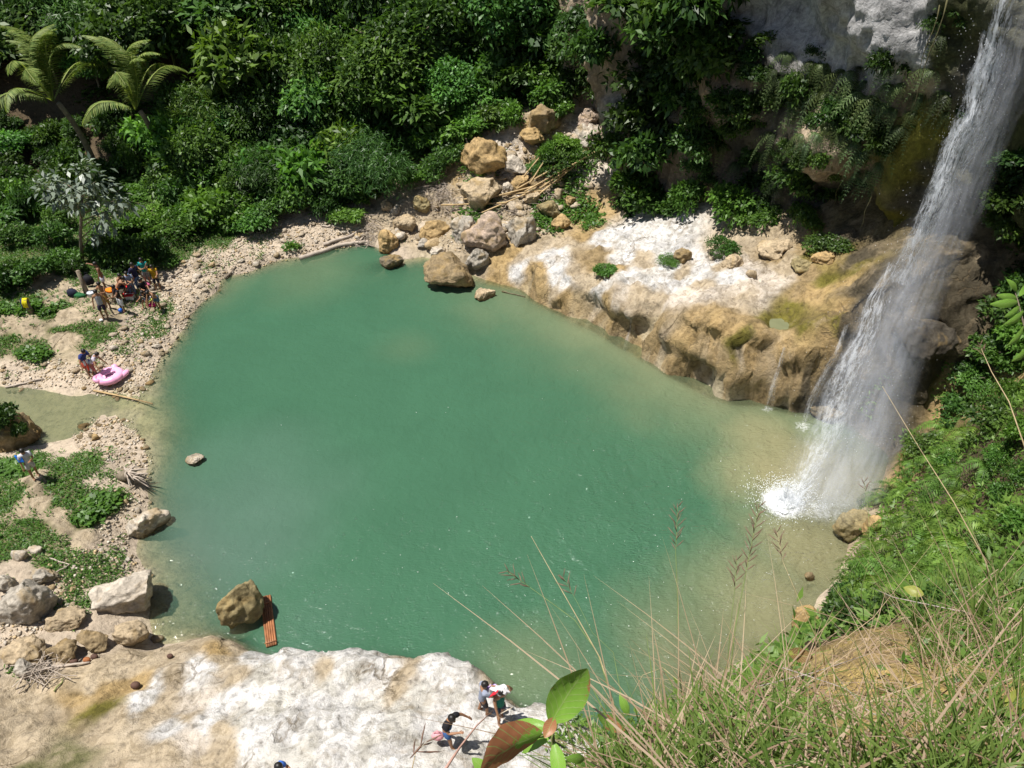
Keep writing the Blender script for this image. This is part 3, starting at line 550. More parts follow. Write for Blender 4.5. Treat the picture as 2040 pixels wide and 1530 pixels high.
for a in (
    (917, 457, 58, 92, 'grey', 'tall grey domed boulder at the left of the joined pair on the far bank', 0, None, .9),
    (970, 464, 92, 80, 'pink', 'big pinkish pitted boulder in the middle of the far bank', 10),
    (1038, 464, 56, 62, 'grey', 'round grey boulder right of the big pinkish boulder', 0, None, 1.0),
    (965, 382, 86, 70, 'tan', 'broad tan ridged boulder behind the grey domed boulder', -15),
    (962, 312, 105, 72, 'ochre', 'long tilted ochre slab boulder highest on the boulder slope', -32, None, .6),
    (1030, 332, 48, 40, 'pale', 'pale rounded end boulder leaning on the long ochre slab', 0),
    (1038, 367, 34, 32, 'ochre', 'small yellow boulder below the long ochre slab', 20),
    (1095, 418, 48, 46, 'olive', 'greenish brown boulder with grass at its foot under the bamboo poles', 0),
    (1117, 444, 42, 34, 'ochre', 'square ochre block with flat top on the far bank', 25),
    (1135, 402, 22, 34, 'ochre', 'narrow upright yellow stone beside the small cave', 0),
    (1114, 388, 20, 30, 'tan', 'narrow tan stone under the ends of the bamboo poles', 0),
    (838, 409, 34, 56, 'olive', 'upright brown boulder beside the heap of grey twigs', 0),
    (864, 460, 56, 50, 'ochre', 'hollowed yellow boulder with pale pitted front', 30),
    (802, 446, 48, 36, 'tan', 'low tan double humped boulder left of the hollowed yellow boulder', 0),
    (769, 484, 44, 46, 'ochre', 'orange topped boulder at the water by the driftwood log', 0),
    (780, 519, 44, 32, 'dark', 'dark wet boulder in the water below the orange topped boulder', 0, 0.1),
    (895, 545, 90, 68, 'brown', 'big round brown boulder standing in the far edge of the pool', 0, .25, .9),
    (948, 518, 46, 46, 'grey', 'grey boulder beside the big round brown boulder at the water', 0),
    (964, 585, 40, 26, 'tan', 'lone low tan rock breaking the surface off the far bank', 15, .02),
    (872, 503, 34, 24, 'pale', 'small pale rock between the hollowed boulder and the water', 0),
    (845, 485, 30, 20, 'grey', 'small grey rock under the hollowed yellow boulder', 0),
    (768, 412, 28, 22, 'tan', 'small tan rock at the foot of the leafy bank', 0),
    (790, 420, 24, 20, 'grey', 'small grey rock left of the upright brown boulder', 0),
    (1060, 395, 30, 24, 'tan', 'tan rock half under the bundle of bamboo poles', 0),
    (1010, 375, 26, 22, 'pale', 'pale rock right of the broad tan ridged boulder', 0),
    (1170, 268, 60, 40, 'pale', 'pale broken rock at the top of the landslide', 10),
    (1172, 240, 40, 44, 'pink', 'jagged beige rock against the foot of the pale rock column', 0),
    (1175, 290, 36, 26, 'grey', 'pale grey loose rock on the landslide slope', 0),
    (1082, 243, 62, 62, 'brown', 'brown overgrown crag above the landslide', 0),
    (1060, 275, 44, 36, 'ochre', 'yellowish crag stone below the brown overgrown crag', 0),
    (1545, 495, 64, 50, 'tan', 'large tan boulder on the ledge below the bushes', 0),
    (1460, 525, 40, 34, 'tan', 'rounded tan boulder on the white ledge', 0),
    (1358, 513, 34, 34, 'brown', 'brown boulder beside a grass tuft on the white ledge', 0),
    (1495, 545, 24, 20, 'tan', 'small tan rock right of the rounded boulder on the ledge', 0),
    (1432, 505, 26, 20, 'grey', 'small grey rock left of the rounded boulder on the ledge', 0),
    (1600, 528, 40, 26, 'olive', 'mossy rock at the back of the ledge near the fall', 0),
    (1640, 515, 46, 34, 'ochre', 'yellow mossy lump beside the waterfall at the ledge end', 0),
    (386, 915, 36, 24, 'pale', 'lone pale rock just breaking the pool surface on the left', 10, .03),
    (286, 1047, 92, 56, 'pale', 'long pale boulder pointing into the pool on the left shore', 33, None, .5),
    (258, 1183, 120, 92, 'pale', 'biggest pale boulder on the left shore with a flat tilted top', 38, None, .62),
    (475, 1206, 86, 104, 'olive', 'big brown boulder standing in the water beside the bamboo raft', 60, .3, .95),
    (42, 1205, 100, 84, 'grey', 'big grey boulder at the left edge with one dark stone on top', 15),
    (122, 1232, 78, 42, 'tan', 'flat topped tan boulder between the two large shore boulders', 0),
    (185, 1277, 54, 46, 'brown', 'brown knobbly boulder behind the slab of tan rock', 0),
    (256, 1268, 72, 58, 'tan', 'cracked tan boulder at the water below the biggest pale boulder', 0),
    (46, 1300, 84, 60, 'tan', 'long tan boulder above the pale block in the lower left', -20),
    (122, 1299, 58, 46, 'brown', 'rounded brown boulder in grass above the tan slab', 0),
    (54, 1334, 42, 42, 'grey', 'pale grey block at the lower left by the twig litter', 0),
    (12, 1162, 44, 44, 'grey', 'grey boulder cut by the left edge above the big grey boulder', 0),
    (38, 1107, 30, 24, 'pale', 'small pale stone in the grass on the lower left', 0),
    (88, 1148, 44, 34, 'grey', 'grey brown rock under the dead branch on the lower left', 0),
    (72, 1095, 24, 20, 'pale', 'small pale stone near the path on the lower left', 0),
    (22, 868, 88, 84, 'brown', 'brown rock topped with bushes standing in the stream', 0, None, .9),
    (166, 850, 22, 12, 'dark', 'flat dark stone on the gravel bar', 0),
    (188, 872, 16, 14, 'ochre', 'orange stone on the gravel bar', 0),
    (1697, 1043, 62, 54, 'olive', 'olive boulder in the shallows right of the splash', 0, .3),
    (1740, 1050, 44, 44, 'ochre', 'ochre rock against the right bank behind the olive boulder', 0),
    (1612, 1150, 18, 22, 'brown', 'small brown stone in the sandy shallows on the right', 0, .02),
    (1606, 1235, 50, 54, 'ochre', 'yellow rock in the shallows behind the tall grass', 0, .1),
    (1840, 665, 110, 90, 'wet', 'dark wet rock hump beside the foot of the waterfall', 20, None, .8),
    (1640, 815, 70, 34, 'dark', 'dark wet rock under the ledge where the trickles land', 0, .1),
    (310, 1272, 26, 18, 'grey', 'small grey stone at the water beside the cracked tan boulder', 0),
): boulder(*a)
# stones one can tell apart on the beach: one thing each; finer gravel lies between them as one mass
def in_poly(x, y, poly):
    c = np.zeros(len(x), bool); n = len(poly)
    for i in range(n):
        (x1, y1), (x2, y2) = poly[i], poly[i-1]
        k = ((y1 > y) != (y2 > y)) & (x < (x2-x1)*(y-y1)/(y2-y1+1e-12)+x1); c ^= k
    return c
def wpoly(pts, z=.4): return [tuple(at_z(px, py, z)[:2]) for px, py in pts]
BEACH = wpoly([(300, 545), (420, 500), (540, 455), (680, 450), (760, 470), (640, 505), (540, 525), (440, 582), (370, 655), (310, 735), (270, 790), (180, 775), (140, 745), (200, 700), (235, 660), (300, 610)])
BAR = wpoly([(150, 825), (260, 830), (300, 900), (315, 960), (240, 940), (160, 900), (140, 870)], .1)
SHORE = wpoly([(220, 955), (310, 985), (270, 1010), (250, 1085), (300, 1130), (200, 1160), (130, 1260), (20, 1330), (0, 1260), (110, 1150), (190, 1100), (210, 1040)], .5)
LEFTB = wpoly([(0, 735), (60, 715), (140, 725), (180, 770), (90, 765), (0, 770)], .3)
SLOPE = [(x, y) for x, y in (tuple(hit(*q)[:2]) for q in ((760, 470), (830, 420), (900, 400), (930, 300), (1050, 260), (1240, 250), (1200, 330), (1150, 430), (1060, 480), (950, 520), (860, 500)))]
STONE_ME = [rock_mesh('stone_mesh', (1, .8*random.uniform(.8, 1.1), .62*random.uniform(.8, 1.1)), 400+k, 2, 4, .12) for k in range(9)]
ZONES = [(BEACH, 'pale limestone stone on the pebbly beach at the far left', 'stones of the far left beach', 150, (.10, .26)), (BAR, 'tan stone on the gravel bar beside the pink float', 'stones of the gravel bar', 42, (.07, .16)),
         (SHORE, 'brownish stone among grass on the near left shore', 'stones of the near left shore', 55, (.07, .17)), (LEFTB, 'pale stone on the strip of gravel above the stream', 'stones above the stream', 18, (.10, .2)), (SLOPE, 'broken tan stone on the boulder slope across the pool', 'stones of the boulder slope', 130, (.12, .5))]
SCOL = [(.46, .385, .29), (.40, .32, .22), (.52, .46, .38), (.33, .27, .19), (.44, .33, .19)]
_gv, _gc = [], []
for poly, lab, grp, cnt, (r0, r1) in ZONES:
    pa = np.array(poly); lo, hi = pa.min(0), pa.max(0); x = RNG.uniform(lo[0], hi[0], 60000); y = RNG.uniform(lo[1], hi[1], 60000)
    k = in_poly(x, y, poly); x, y = x[k], y[k]; z = height(x, y); k = z > -.12; x, y, z = x[k], y[k], z[k]
    for i in range(cnt):
        r = r0+(r1-r0)*random.random()**2; ci = random.randrange(5); o = link('stone', random.choice(STONE_ME)); o.location = (x[i], y[i], z[i]+r*.22)
        o.scale = (r, r, r*random.uniform(.7, 1)); o.rotation_euler = (random.uniform(-.3, .3), random.uniform(-.3, .3), random.uniform(0, 6.3)); o.color = (*SCOL[ci], 1); tag(o, ('large ' if r > r0+.42*(r1-r0) else 'small ')+('cream', 'tan', 'whitish', 'grey brown', 'yellowish')[ci]+lab[lab.index(' '):].replace(' limestone', '').replace(' tan', ''), 'stone', grp)
    area = (hi-lo).prod()*len(x)/60000; n = min(len(x)-cnt, int(area*(75 if poly is not SLOPE else 60))); _gv.append(np.stack([x, y, z], 1)[cnt:cnt+n])
def gravel():
    P_ = np.concatenate(_gv); n = len(P_); r = .03+.075*RNG.random(n)**2.2
    base = np.array([(1, 0, 0), (-1, 0, 0), (0, 1, 0), (0, -1, 0), (0, 0, 1), (0, 0, -1)], float)
    F0 = np.array([(0, 2, 4), (2, 1, 4), (1, 3, 4), (3, 0, 4), (2, 0, 5), (1, 2, 5), (3, 1, 5), (0, 3, 5)], np.int32)
    a = RNG.uniform(0, 6.28, n); j = RNG.uniform(.6, 1.25, (n, 6, 1)); Bv = base[None]*j; ca, sa = np.cos(a)[:, None], np.sin(a)[:, None]
    X = Bv[..., 0]*ca-Bv[..., 1]*.75*sa; Y_ = Bv[..., 0]*sa+Bv[..., 1]*.75*ca; Z = Bv[..., 2]*.6
    V = np.stack([X, Y_, Z], -1)*r[:, None, None]+P_[:, None]; V[..., 2] += (r*.2)[:, None]
    F = (F0[None]+np.arange(n)[:, None, None]*6).reshape(-1, 3)
    m, nt, b, ns, ls = node_mat('gravel_stone'); ls.new(attr(ns, 'pc').outputs['Color'], b.inputs['Base Color']); b.inputs['Roughness'].default_value = .9
    me = mesh_from('gravel', V.reshape(-1, 3), F, [m]); c = np.array(SCOL)[RNG.integers(0, len(SCOL), n)]*RNG.uniform(.75, 1.25, (n, 1)); set_attr(me, 'pc', np.repeat(c, 6, 0), 'COLOR')
    tag(link('gravel', me), kind='stuff')
gravel()
# ================================================================ THE WATERFALL
def fall_material(name, lo, hi, sx, sy, amax, edge=1.0, tail=0.0, head=0.0, col=(.9, .92, .95), fine=1.0):
    m, nt, b, ns, ls = node_mat(name); nt.nodes.remove(b); out = ns['Material Output']
    uu, vv = attr(ns, 'fu').outputs['Fac'], attr(ns, 'fv').outputs['Fac']
    cx = ns.new('ShaderNodeCombineXYZ'); ls.new(math_n(ns, ls, 'MULTIPLY', uu, sx), cx.inputs[0]); ls.new(math_n(ns, ls, 'MULTIPLY', vv, sy), cx.inputs[1])
    oi = ns.new('ShaderNodeObjectInfo'); ls.new(math_n(ns, ls, 'MULTIPLY', oi.outputs['Random'], 40.0), cx.inputs[2])
    n1 = noise_n(ns, ls, 1.0, 6, .68, cx.outputs[0], .7)
    c2 = ns.new('ShaderNodeVectorMath'); c2.operation = 'MULTIPLY'; c2.inputs[1].default_value = (3.1, 6.5, 1); ls.new(cx.outputs[0], c2.inputs[0]); n2 = noise_n(ns, ls, 1.0, 4, .7, c2.outputs[0], .4)
    s = math_n(ns, ls, 'ADD', n1.outputs[0], math_n(ns, ls, 'MULTIPLY_ADD', n2.outputs[0], .5*fine, -.25*fine))
    r = ramp(ns, [(lo, 0.0), (hi, 1.0)]); ls.new(s, r.inputs[0])
    e = math_n(ns, ls, 'MULTIPLY', uu, math_n(ns, ls, 'SUBTRACT', 1.0, uu)); e = math_n(ns, ls, 'MULTIPLY', e, 4.0); e = math_n(ns, ls, 'POWER', e, edge)
    a = math_n(ns, ls, 'MULTIPLY', r.outputs[0], e); a = math_n(ns, ls, 'MULTIPLY', a, attr(ns, 'fd').outputs['Fac']); a = math_n(ns, ls, 'MULTIPLY', a, amax, clamp=True)
    df = ns.new('ShaderNodeBsdfDiffuse'); df.inputs[0].default_value = (*col, 1); tl = ns.new('ShaderNodeBsdfTranslucent'); tl.inputs[0].default_value = (*col, 1)
    m1 = ns.new('ShaderNodeMixShader'); m1.inputs[0].default_value = .45; ls.new(df.outputs[0], m1.inputs[1]); ls.new(tl.outputs[0], m1.inputs[2])
    tr = ns.new('ShaderNodeBsdfTransparent'); mx = ns.new('ShaderNodeMixShader'); ls.new(a, mx.inputs[0]); ls.new(tr.outputs[0], mx.inputs[1]); ls.new(m1.outputs[0], mx.inputs[2]); ls.new(mx.outputs[0], out.inputs[0])
    return m
def fall_sheet(name, rows, mat, seed, dens=None, bulge=.35, rough=.12, nu=30, nv=150, parent=None):
    """rows of (photo y, left x, right x, metres north); the sheet bulges towards the pool like a rope of water"""
    rows = sorted(rows); py = np.array([r[0] for r in rows], float); q = np.linspace(py[0], py[-1], nv)
    lx, rx, yy = (np.interp(q, py, [r[k] for r in rows]) for k in (1, 2, 3)); V, fu, fv, fd = [], [], [], []
    dn = np.ones(nv) if dens is None else np.interp(q, [d[0] for d in dens], [d[1] for d in dens]); run = 0; last = None
    for i in range(nv):
        a, b = at_y(lx[i], q[i], yy[i]), at_y(rx[i], q[i], yy[i]); mid = (a+b)/2
        if last is not None: run += np.linalg.norm(mid-last)
        last = mid; w = np.linalg.norm(b-a)
        for j in range(nu):
            u = j/(nu-1); p = a+(b-a)*u; p = p-np.array([.35, .9, 0])*bulge*math.sin(math.pi*u); V.append(p); fu.append(u); fv.append(run); fd.append(dn[i])
    V = np.array(V); V[:, 1] += rough*fbm(V[:, 0]*1.3, V[:, 2]*.5, seed, seed, 4)*2; V[:, 0] += rough*fbm(V[:, 0]*1.1, V[:, 2]*.6, seed+3, seed, 3)
    me = mesh_from(name, V, lattice(nv, nu), [mat], True); set_attr(me, 'fu', fu); set_attr(me, 'fv', fv); set_attr(me, 'fd', fd); return link(name, me, parent)
def build_fall():
    t = empty('waterfall', at_y(1560, 1000, 21.3)); tag(t, 'tall white waterfall leaping from the dark cliff into the green pool', 'waterfall')
    core = fall_material('white_water', .43, .66, 6.5, .8, 1.0, .5, fine=1.3, col=(.87, .91, .97)); veil = fall_material('water_veil', .32, .85, 9.0, .13, .42, .9, fine=.7, col=(.84, .88, .96)); mist = fall_material('spray_mist', .3, .9, 5.0, .12, .22, 1.3, fine=.5, col=(.80, .85, .96))
    P0 = [(-140, 2010, 2130, 29.2), (0, 1966, 2070, 29.0), (100, 1938, 2045, 28.9), (200, 1905, 2010, 28.8), (300, 1868, 1960, 28.6), (400, 1828, 1925, 28.4), (500, 1785, 1880, 28.2), (560, 1762, 1855, 28.0)]
    def keep(o):
        w = o.matrix_world.copy(); o.parent = t; o.location = -Vector(t.location); return o
    for k in range(3):
        keep(fall_sheet('water_sheet', [(y, a+6*k+4, b-14*k-12, n-.22*k) for y, a, b, n in P0], core, 11+k, [(-140, .9), (300, .95), (480, .8), (560, .45)], .3, .18))
    low = [(520, 1770, 1860, 28.05), (580, 1735, 1845, 27.6), (650, 1705, 1830, 26.9), (720, 1665, 1815, 26.1), (800, 1632, 1790, 25.0), (880, 1600, 1750, 23.7), (950, 1575, 1700, 22.3), (1002, 1545, 1670, 21.2)]
    for k in range(2):
        keep(fall_sheet('water_sheet', [(y, a+5*k, b-78+10*k, n-.3*k) for y, a, b, n in low], core, 31+k, [(520, .45), (600, .65), (700, .58), (800, .48), (900, .38), (1002, .6)], .3, .2))
    right = [(-140, 2060, 2190, 28.6), (0, 2015, 2135, 28.4), (150, 1978, 2072, 28.1), (300, 1915, 2012, 27.9), (420, 1868, 1975, 27.6), (520, 1815, 1930, 27.3), (600, 1770, 1895, 26.9), (700, 1715, 1860, 26.0), (800, 1670, 1830, 24.9), (900, 1625, 1805, 23.4), (1000, 1560, 1770, 21.3)]
    for k in range(3):
        keep(fall_sheet('water_veil', [(y, a-4*k+6, b+4*k-14, n-.35*k) for y, a, b, n in right], veil, 51+k, [(-140, .7), (300, 1.0), (600, .9), (800, .6), (1000, .4)], .35, .15))
    wide = [(330, 1880, 2000, 27.4), (480, 1790, 1945, 27.1), (600, 1715, 1900, 26.5), (720, 1650, 1870, 25.4), (830, 1600, 1835, 24.2), (930, 1560, 1800, 22.7), (1020, 1510, 1780, 20.9)]
    for k in range(4):
        keep(fall_sheet('spray_veil', [(y, a-6*k, b+3*k-26, n-.4*k) for y, a, b, n in wide], mist, 71+k, [(330, .1), (480, .6), (650, 1.0), (900, 1.0), (985, .75), (1020, .15)], .6, .3))
    keep(fall_sheet('water_veil', [(840, 1800, 1830, 24.6), (900, 1775, 1810, 24.0), (960, 1745, 1785, 23.2), (1010, 1735, 1765, 22.4)], veil, 91, [(840, .3), (900, 1), (1010, .6)], .2, .1))
    thin = fall_material('trickle_water', .38, .7, 2.2, 1.6, .6, .4)
    for lab, rows in (('white thread of water running down the ochre ledge left of the fall', [(645, 1683, 1692, 27.45), (700, 1662, 1675, 26.75), (740, 1640, 1655, 26.6), (790, 1612, 1628, 26.35), (850, 1594, 1608, 26.0)]),
                      ('faint trickle dropping from the ledge end beside the small rock pool', [(690, 1560, 1568, 27.3), (740, 1545, 1556, 27.05), (775, 1532, 1546, 26.85), (822, 1524, 1540, 26.8)])):
        o = fall_sheet('water_trickle', rows, thin, 17, None, .08, .03, 8, 40); tag(o, lab, 'trickle')
    # drops flung off the fall and off the splash
    n = 1300; V, s = [], []
    yy = RNG.uniform(-60, 900, n); rows = P0+low[2:]; rows.sort(); ry = [r[0] for r in rows]
    lx, rx, dn = (np.interp(yy, ry, [r[k] for r in rows]) for k in (1, 2, 3)); off = RNG.normal(0, 1, n)
    for i in range(n):
        u = (lx[i]+rx[i])/2+off[i]*(rx[i]-lx[i])*.42; V.append(at_y(u, yy[i], dn[i]-RNG.uniform(-.3, 1.2))); s.append(RNG.uniform(.005, .013))
    c = at_y(1562, 992, 21.3)
    for i in range(3500):
        a, r = RNG.uniform(0, 6.28), abs(RNG.normal(0, .75)); hgt = max(0, RNG.normal(.0, .5))*math.exp(-r*.9); V.append(c+np.array([math.cos(a)*r, math.sin(a)*r*.8, .03+abs(hgt)])); s.append(RNG.uniform(.006, .022))
    V = np.array(V); s = np.array(s); q = np.array([(1, 0, 0), (-1, 0, 0), (0, 1, 0), (0, -1, 0), (0, 0, 1.3), (0, 0, -1.3)]); f = np.array([(0, 2, 4), (2, 1, 4), (1, 3, 4), (3, 0, 4), (2, 0, 5), (1, 2, 5), (3, 1, 5), (0, 3, 5)], np.int32)
    VV = (q[None]*s[:, None, None]+V[:, None]).reshape(-1, 3); FF = (f[None]+np.arange(len(V))[:, None, None]*6).reshape(-1, 3)
    tag(link('spray', mesh_from('spray', VV, FF, [simple('water_drop', (.82, .85, .88), .35, .05)])), kind='stuff')
    # the boiling white mound where the jet lands
    nu, nr = 72, 26; V, F = [], []
    for i in range(nr):
        r = i/(nr-1)
        for k in range(nu):
            a = 2*math.pi*k/nu; rr = r*(1.0+.22*math.sin(3*a+1)+.12*math.sin(7*a)); x, y = rr*1.05*math.cos(a), rr*.85*math.sin(a)
            z = .28*(1-r*r)**1.5+.16*(1-r)*float(fbm(x*4, y*4, 0, 5, 3))-.03*(r > .97); V.append((c[0]+x, c[1]+y, max(z, -.05)+.03))
    V = np.array(V); F = [[i*nu+k, i*nu+(k+1) % nu, (i+1)*nu+(k+1) % nu, (i+1)*nu+k] for i in range(nr-1) for k in range(nu)]
    V = V+.05*np.stack([fbm(V[:, 0]*5, V[:, 1]*5, V[:, 2]*5, 3+k, 3) for k in range(3)], -1)
    V[:, 0] = c[0]+(V[:, 0]-c[0])*.55; V[:, 1] = c[1]+(V[:, 1]-c[1])*.55
    o = link('splash_foam', mesh_from('splash_foam', V, F, [simple('foam', (.9, .92, .93), .6, .06, 8, .3, .6, 12)], True)); tag(o, 'bright white mound of foam where the waterfall strikes the pool', 'splash')
build_fall()

# ================================================================ LEAVES
def leaf_material(name, dark, light, trans=.35, gloss=.35, rough=.45, yellow=0.0):
    m, nt, b, ns, ls = node_mat(name); out = ns['Material Output']; oi = ns.new('ShaderNodeObjectInfo')
    r = ramp(ns, [(0.0, dark), (.6, tuple((a+c)/2 for a, c in zip(dark, light))), (1.0, light)]); ls.new(attr(ns, 'lv').outputs['Fac'], r.inputs[0])
    c = mixc(ns, ls, 'MULTIPLY', 1.0, r.outputs[0], oi.outputs['Color'])
    ls.new(c, b.inputs['Base Color']); b.inputs['Roughness'].default_value = rough; b.inputs['Specular IOR Level'].default_value = gloss
    tl = ns.new('ShaderNodeBsdfTranslucent'); ls.new(mixc(ns, ls, 'MULTIPLY', 1.0, c, (1.15, 1.25, .55)), tl.inputs[0])
    mx = ns.new('ShaderNodeMixShader'); mx.inputs[0].default_value = trans; ls.new(b.outputs[0], mx.inputs[1]); ls.new(tl.outputs[0], mx.inputs[2]); ls.new(mx.outputs[0], out.inputs[0])
    return m
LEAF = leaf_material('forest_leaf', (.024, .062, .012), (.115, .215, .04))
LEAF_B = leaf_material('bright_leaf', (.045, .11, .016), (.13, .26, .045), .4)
LEAF_G = leaf_material('grey_leaf', (.10, .135, .10), (.25, .30, .23), .2, .5, .4)
LEAF_F = leaf_material('fern_leaf', (.06, .13, .02), (.19, .31, .06), .4, .3)
LEAF_H = leaf_material('hanging_leaf', (.05, .085, .028), (.16, .215, .085), .35, .3)
BARK = simple('bark', (.20, .165, .12), .9, .35, 5, .2, .6, 14); STEM = simple('green_stem', (.16, .19, .06), .7, .3, 8)
def leaf_cards(P_, D, Nn, L, Wd, fold=.18, lv=None):
    """one bent diamond per leaf: base, two shoulders, tip"""
    n = len(P_); D = D/np.linalg.norm(D, axis=1, keepdims=True); S_ = np.cross(D, Nn); S_ /= np.linalg.norm(S_, axis=1, keepdims=True)+1e-9; Nn = np.cross(S_, D)
    L = np.broadcast_to(L, n)[:, None]; Wd = np.broadcast_to(Wd, n)[:, None]
    V = np.stack([P_, P_+D*L*.45+S_*Wd*.5+Nn*Wd*fold, P_+D*L-Nn*L*.16, P_+D*L*.45-S_*Wd*.5+Nn*Wd*fold], 1).reshape(-1, 3)
    F = np.arange(n*4, dtype=np.int32).reshape(-1, 4); lv = RNG.random(n) if lv is None else lv
    return V, F, np.repeat(lv, 4)
def leaf_mesh(name, V, F, lv, mat):
    me = mesh_from(name, V, F, [mat]); set_attr(me, 'lv', lv); return me
def crown_mesh(name, seed, rad, lobes, n, L, Wd, mat, droop=.35, low=-.25, spray=1):
    rg = np.random.default_rng(seed); rad = np.array(rad)
    c = rg.normal(size=(lobes, 3)); c /= np.linalg.norm(c, axis=1, keepdims=True); c[:, 2] = np.abs(c[:, 2])*1.1+low; c *= rg.uniform(.45, .82, (lobes, 1)); lr = rg.uniform(.26, .48, lobes)
    k = rg.integers(0, lobes, n//spray); d = rg.normal(size=(len(k), 3)); d /= np.linalg.norm(d, axis=1, keepdims=True); d[:, 2] = np.where(d[:, 2] < -.3, -d[:, 2]*.6, d[:, 2]); d /= np.linalg.norm(d, axis=1, keepdims=True)
    p = (c[k]+d*(lr[k]*np.where(rg.random(len(k)) < .14, rg.uniform(1.0, 1.45, len(k)), rg.uniform(.7, 1.08, len(k))))[:, None])*rad
    p = np.repeat(p, spray, 0); d = np.repeat(d, spray, 0); m = len(p); p = p+rg.normal(size=(m, 3))*L*.3*(spray > 1)
    D = d*.7+rg.normal(size=(m, 3))*.75; D[:, 2] -= droop; Nn = d*.6+np.array([0, 0, .8])+rg.normal(size=(m, 3))*.4
    lob = rg.uniform(-.25, .25, lobes)[k]; lv = np.clip(rg.uniform(.1, .9, m)+np.repeat(lob, spray), 0, 1)
    V, F, lv = leaf_cards(p, D, Nn, L*rg.uniform(.7, 1.25, m), Wd*rg.uniform(.7, 1.25, m), lv=lv); return leaf_mesh(name, V, F, lv, mat)
def trunk_mesh(name, h, r, seed, limbs=5, spread=1.0):
    rg = random.Random(seed); m = MB(); pts = [(rg.uniform(-.12, .12)*h*.3*i/5, rg.uniform(-.12, .12)*h*.3*i/5, h*i/5-.3*(i == 0)) for i in range(6)]; m.tube(pts, [r*(1.25 if i == 0 else 1-.13*i) for i in range(6)], 7)
    for k in range(limbs):
        s = Vector(pts[2+k % 4]); a = rg.uniform(0, 6.28); e = s+Vector((math.cos(a)*spread*rg.uniform(.6, 1.1), math.sin(a)*spread*rg.uniform(.6, 1.1), h*.28)); m.tube([s, s.lerp(e, .5)+Vector((0, 0, .12)), e], [r*.5, r*.35, r*.15], 5)
    return m.mesh(name, [BARK])
CROWNS = [crown_mesh('crown_mesh', 10+k, (2.5, 2.5, 2.7), 30, 7500, L, Wd, LEAF, dr, -.55) for k, (L, Wd, dr) in enumerate(((.30, .13, .3), (.34, .15, .45), (.26, .12, .2), (.40, .16, .6), (.30, .15, .3), (.36, .13, .5)))]
CROWNS += [crown_mesh('crown_mesh', 20, (2.6, 2.6, 2.4), 12, 3000, .55, .25, LEAF, .4, -.4), crown_mesh('crown_mesh', 21, (2.8, 2.8, 2.6), 13, 6500, .42, .07, LEAF, .7, -.4, 4), crown_mesh('crown_mesh', 22, (2.3, 2.3, 3.2), 15, 6000, .24, .13, LEAF, .5, -.5)]
TRUNKS = [trunk_mesh('trunk_mesh', 3.4, .17, k, 6, 1.5) for k in range(3)]
SHRUBS = [crown_mesh('shrub_mesh', 30+k, (1.1, 1.1, .8), 12, 1900, L, Wd, LEAF, .2) for k, (L, Wd) in enumerate(((.22, .11), (.26, .13), (.18, .09), (.24, .08)))]
SHRUBS_B = [crown_mesh('shrub_mesh', 40+k, (1.1, 1.1, .75), 12, 1900, L, Wd, LEAF_B, .15) for k, (L, Wd) in enumerate(((.20, .10), (.17, .07), (.24, .12)))]
SSTEM = [trunk_mesh('stem_mesh', .8, .035, 60+k, 6, .5) for k in range(2)]
def plant(kind, loc, sc, cm, tm, label, cat, group, tint=(1, 1, 1), lift=0.0, parts=('crown', 'trunk'), rz=None, tilt=(0, 0)):
    e = empty(kind, loc, random.uniform(0, 6.28) if rz is None else rz, sc); tag(e, label, cat, group); e.rotation_euler[0], e.rotation_euler[1] = tilt
    o = link(parts[0], cm, e); o.location = (0, 0, lift); o.color = (*tint, 1); o.scale = (random.uniform(.75, 1.3), random.uniform(.75, 1.3), random.uniform(.75, 1.45)); o.rotation_euler = (random.uniform(-.25, .25), random.uniform(-.25, .25), 0)
    if tm is not None: link(parts[1], tm, e)
    return e
def tint(a=.82, b=1.2, warm=.12): k = random.uniform(a, b); w = random.uniform(-warm, warm); return (k*(1+w), k, k*(1-w))
# forest wall
for j, y in enumerate(np.arange(48.6, 64.5, 2.0)):
    for i, x in enumerate(np.arange(-54, 4.5, 2.25)):
        x_, y_ = x+random.uniform(-.9, .9)+(1.3 if j % 2 else 0), y+random.uniform(-.7, .7)
        z = gz(x_, y_); s = random.choice((.6, .75, .9, 1.0, 1.2))*random.uniform(.9, 1.1)*(1.0 if j else .75); p = project((x_, y_, z+3.2*s))
        if not (-150 < p[0] < 1190) or p[1] < -330: continue
        if x_ > -3.5 and y_ < 50.8: continue
        if -35 < x_ < -17 and y_ < 51.2: continue            # the gap with the palms
        if cliff_side(np.array([x_]), np.array([y_]))[0] > -1.3: continue
        if p[0] < 380: lab, grp = 'dark broadleaf tree behind the coconut palms', 'forest trees behind the palms'
        elif p[0] < 760: lab, grp = 'dense broadleaf tree above the pebbly far beach', 'forest trees above the beach'
        else: lab, grp = 'broadleaf tree on the steep slope above the boulders', 'forest trees above the boulders'
        if j >= 4: lab = lab.replace('tree', 'tree high', 1)
        if random.random() < .3: tn = tint(1.2, 1.9, .18)
        else: tn = tint(.7, 1.3)
        ci = random.randrange(9); tone = 'light green' if tn[1] > 1.25 else 'dark green' if tn[1] < .95 else 'mid green'; size = ('short', 'short', 'tall')[(s > .8)+(s > 1.0)] if s < .8 or s > 1.0 else 'middling'; leafk = ('small leaved', 'broad leaved', 'fine leaved', 'drooping', 'glossy', 'narrow leaved', 'large leaved', 'feathery', 'slender')[ci]
        lab = f'{size} {tone} {leafk} tree '+lab[lab.index('tree')+5:]
        plant('broadleaf_tree', (x_, y_, z), s, CROWNS[ci], TRUNKS[random.randrange(3)], lab, 'tree', grp, tn, 3.0)
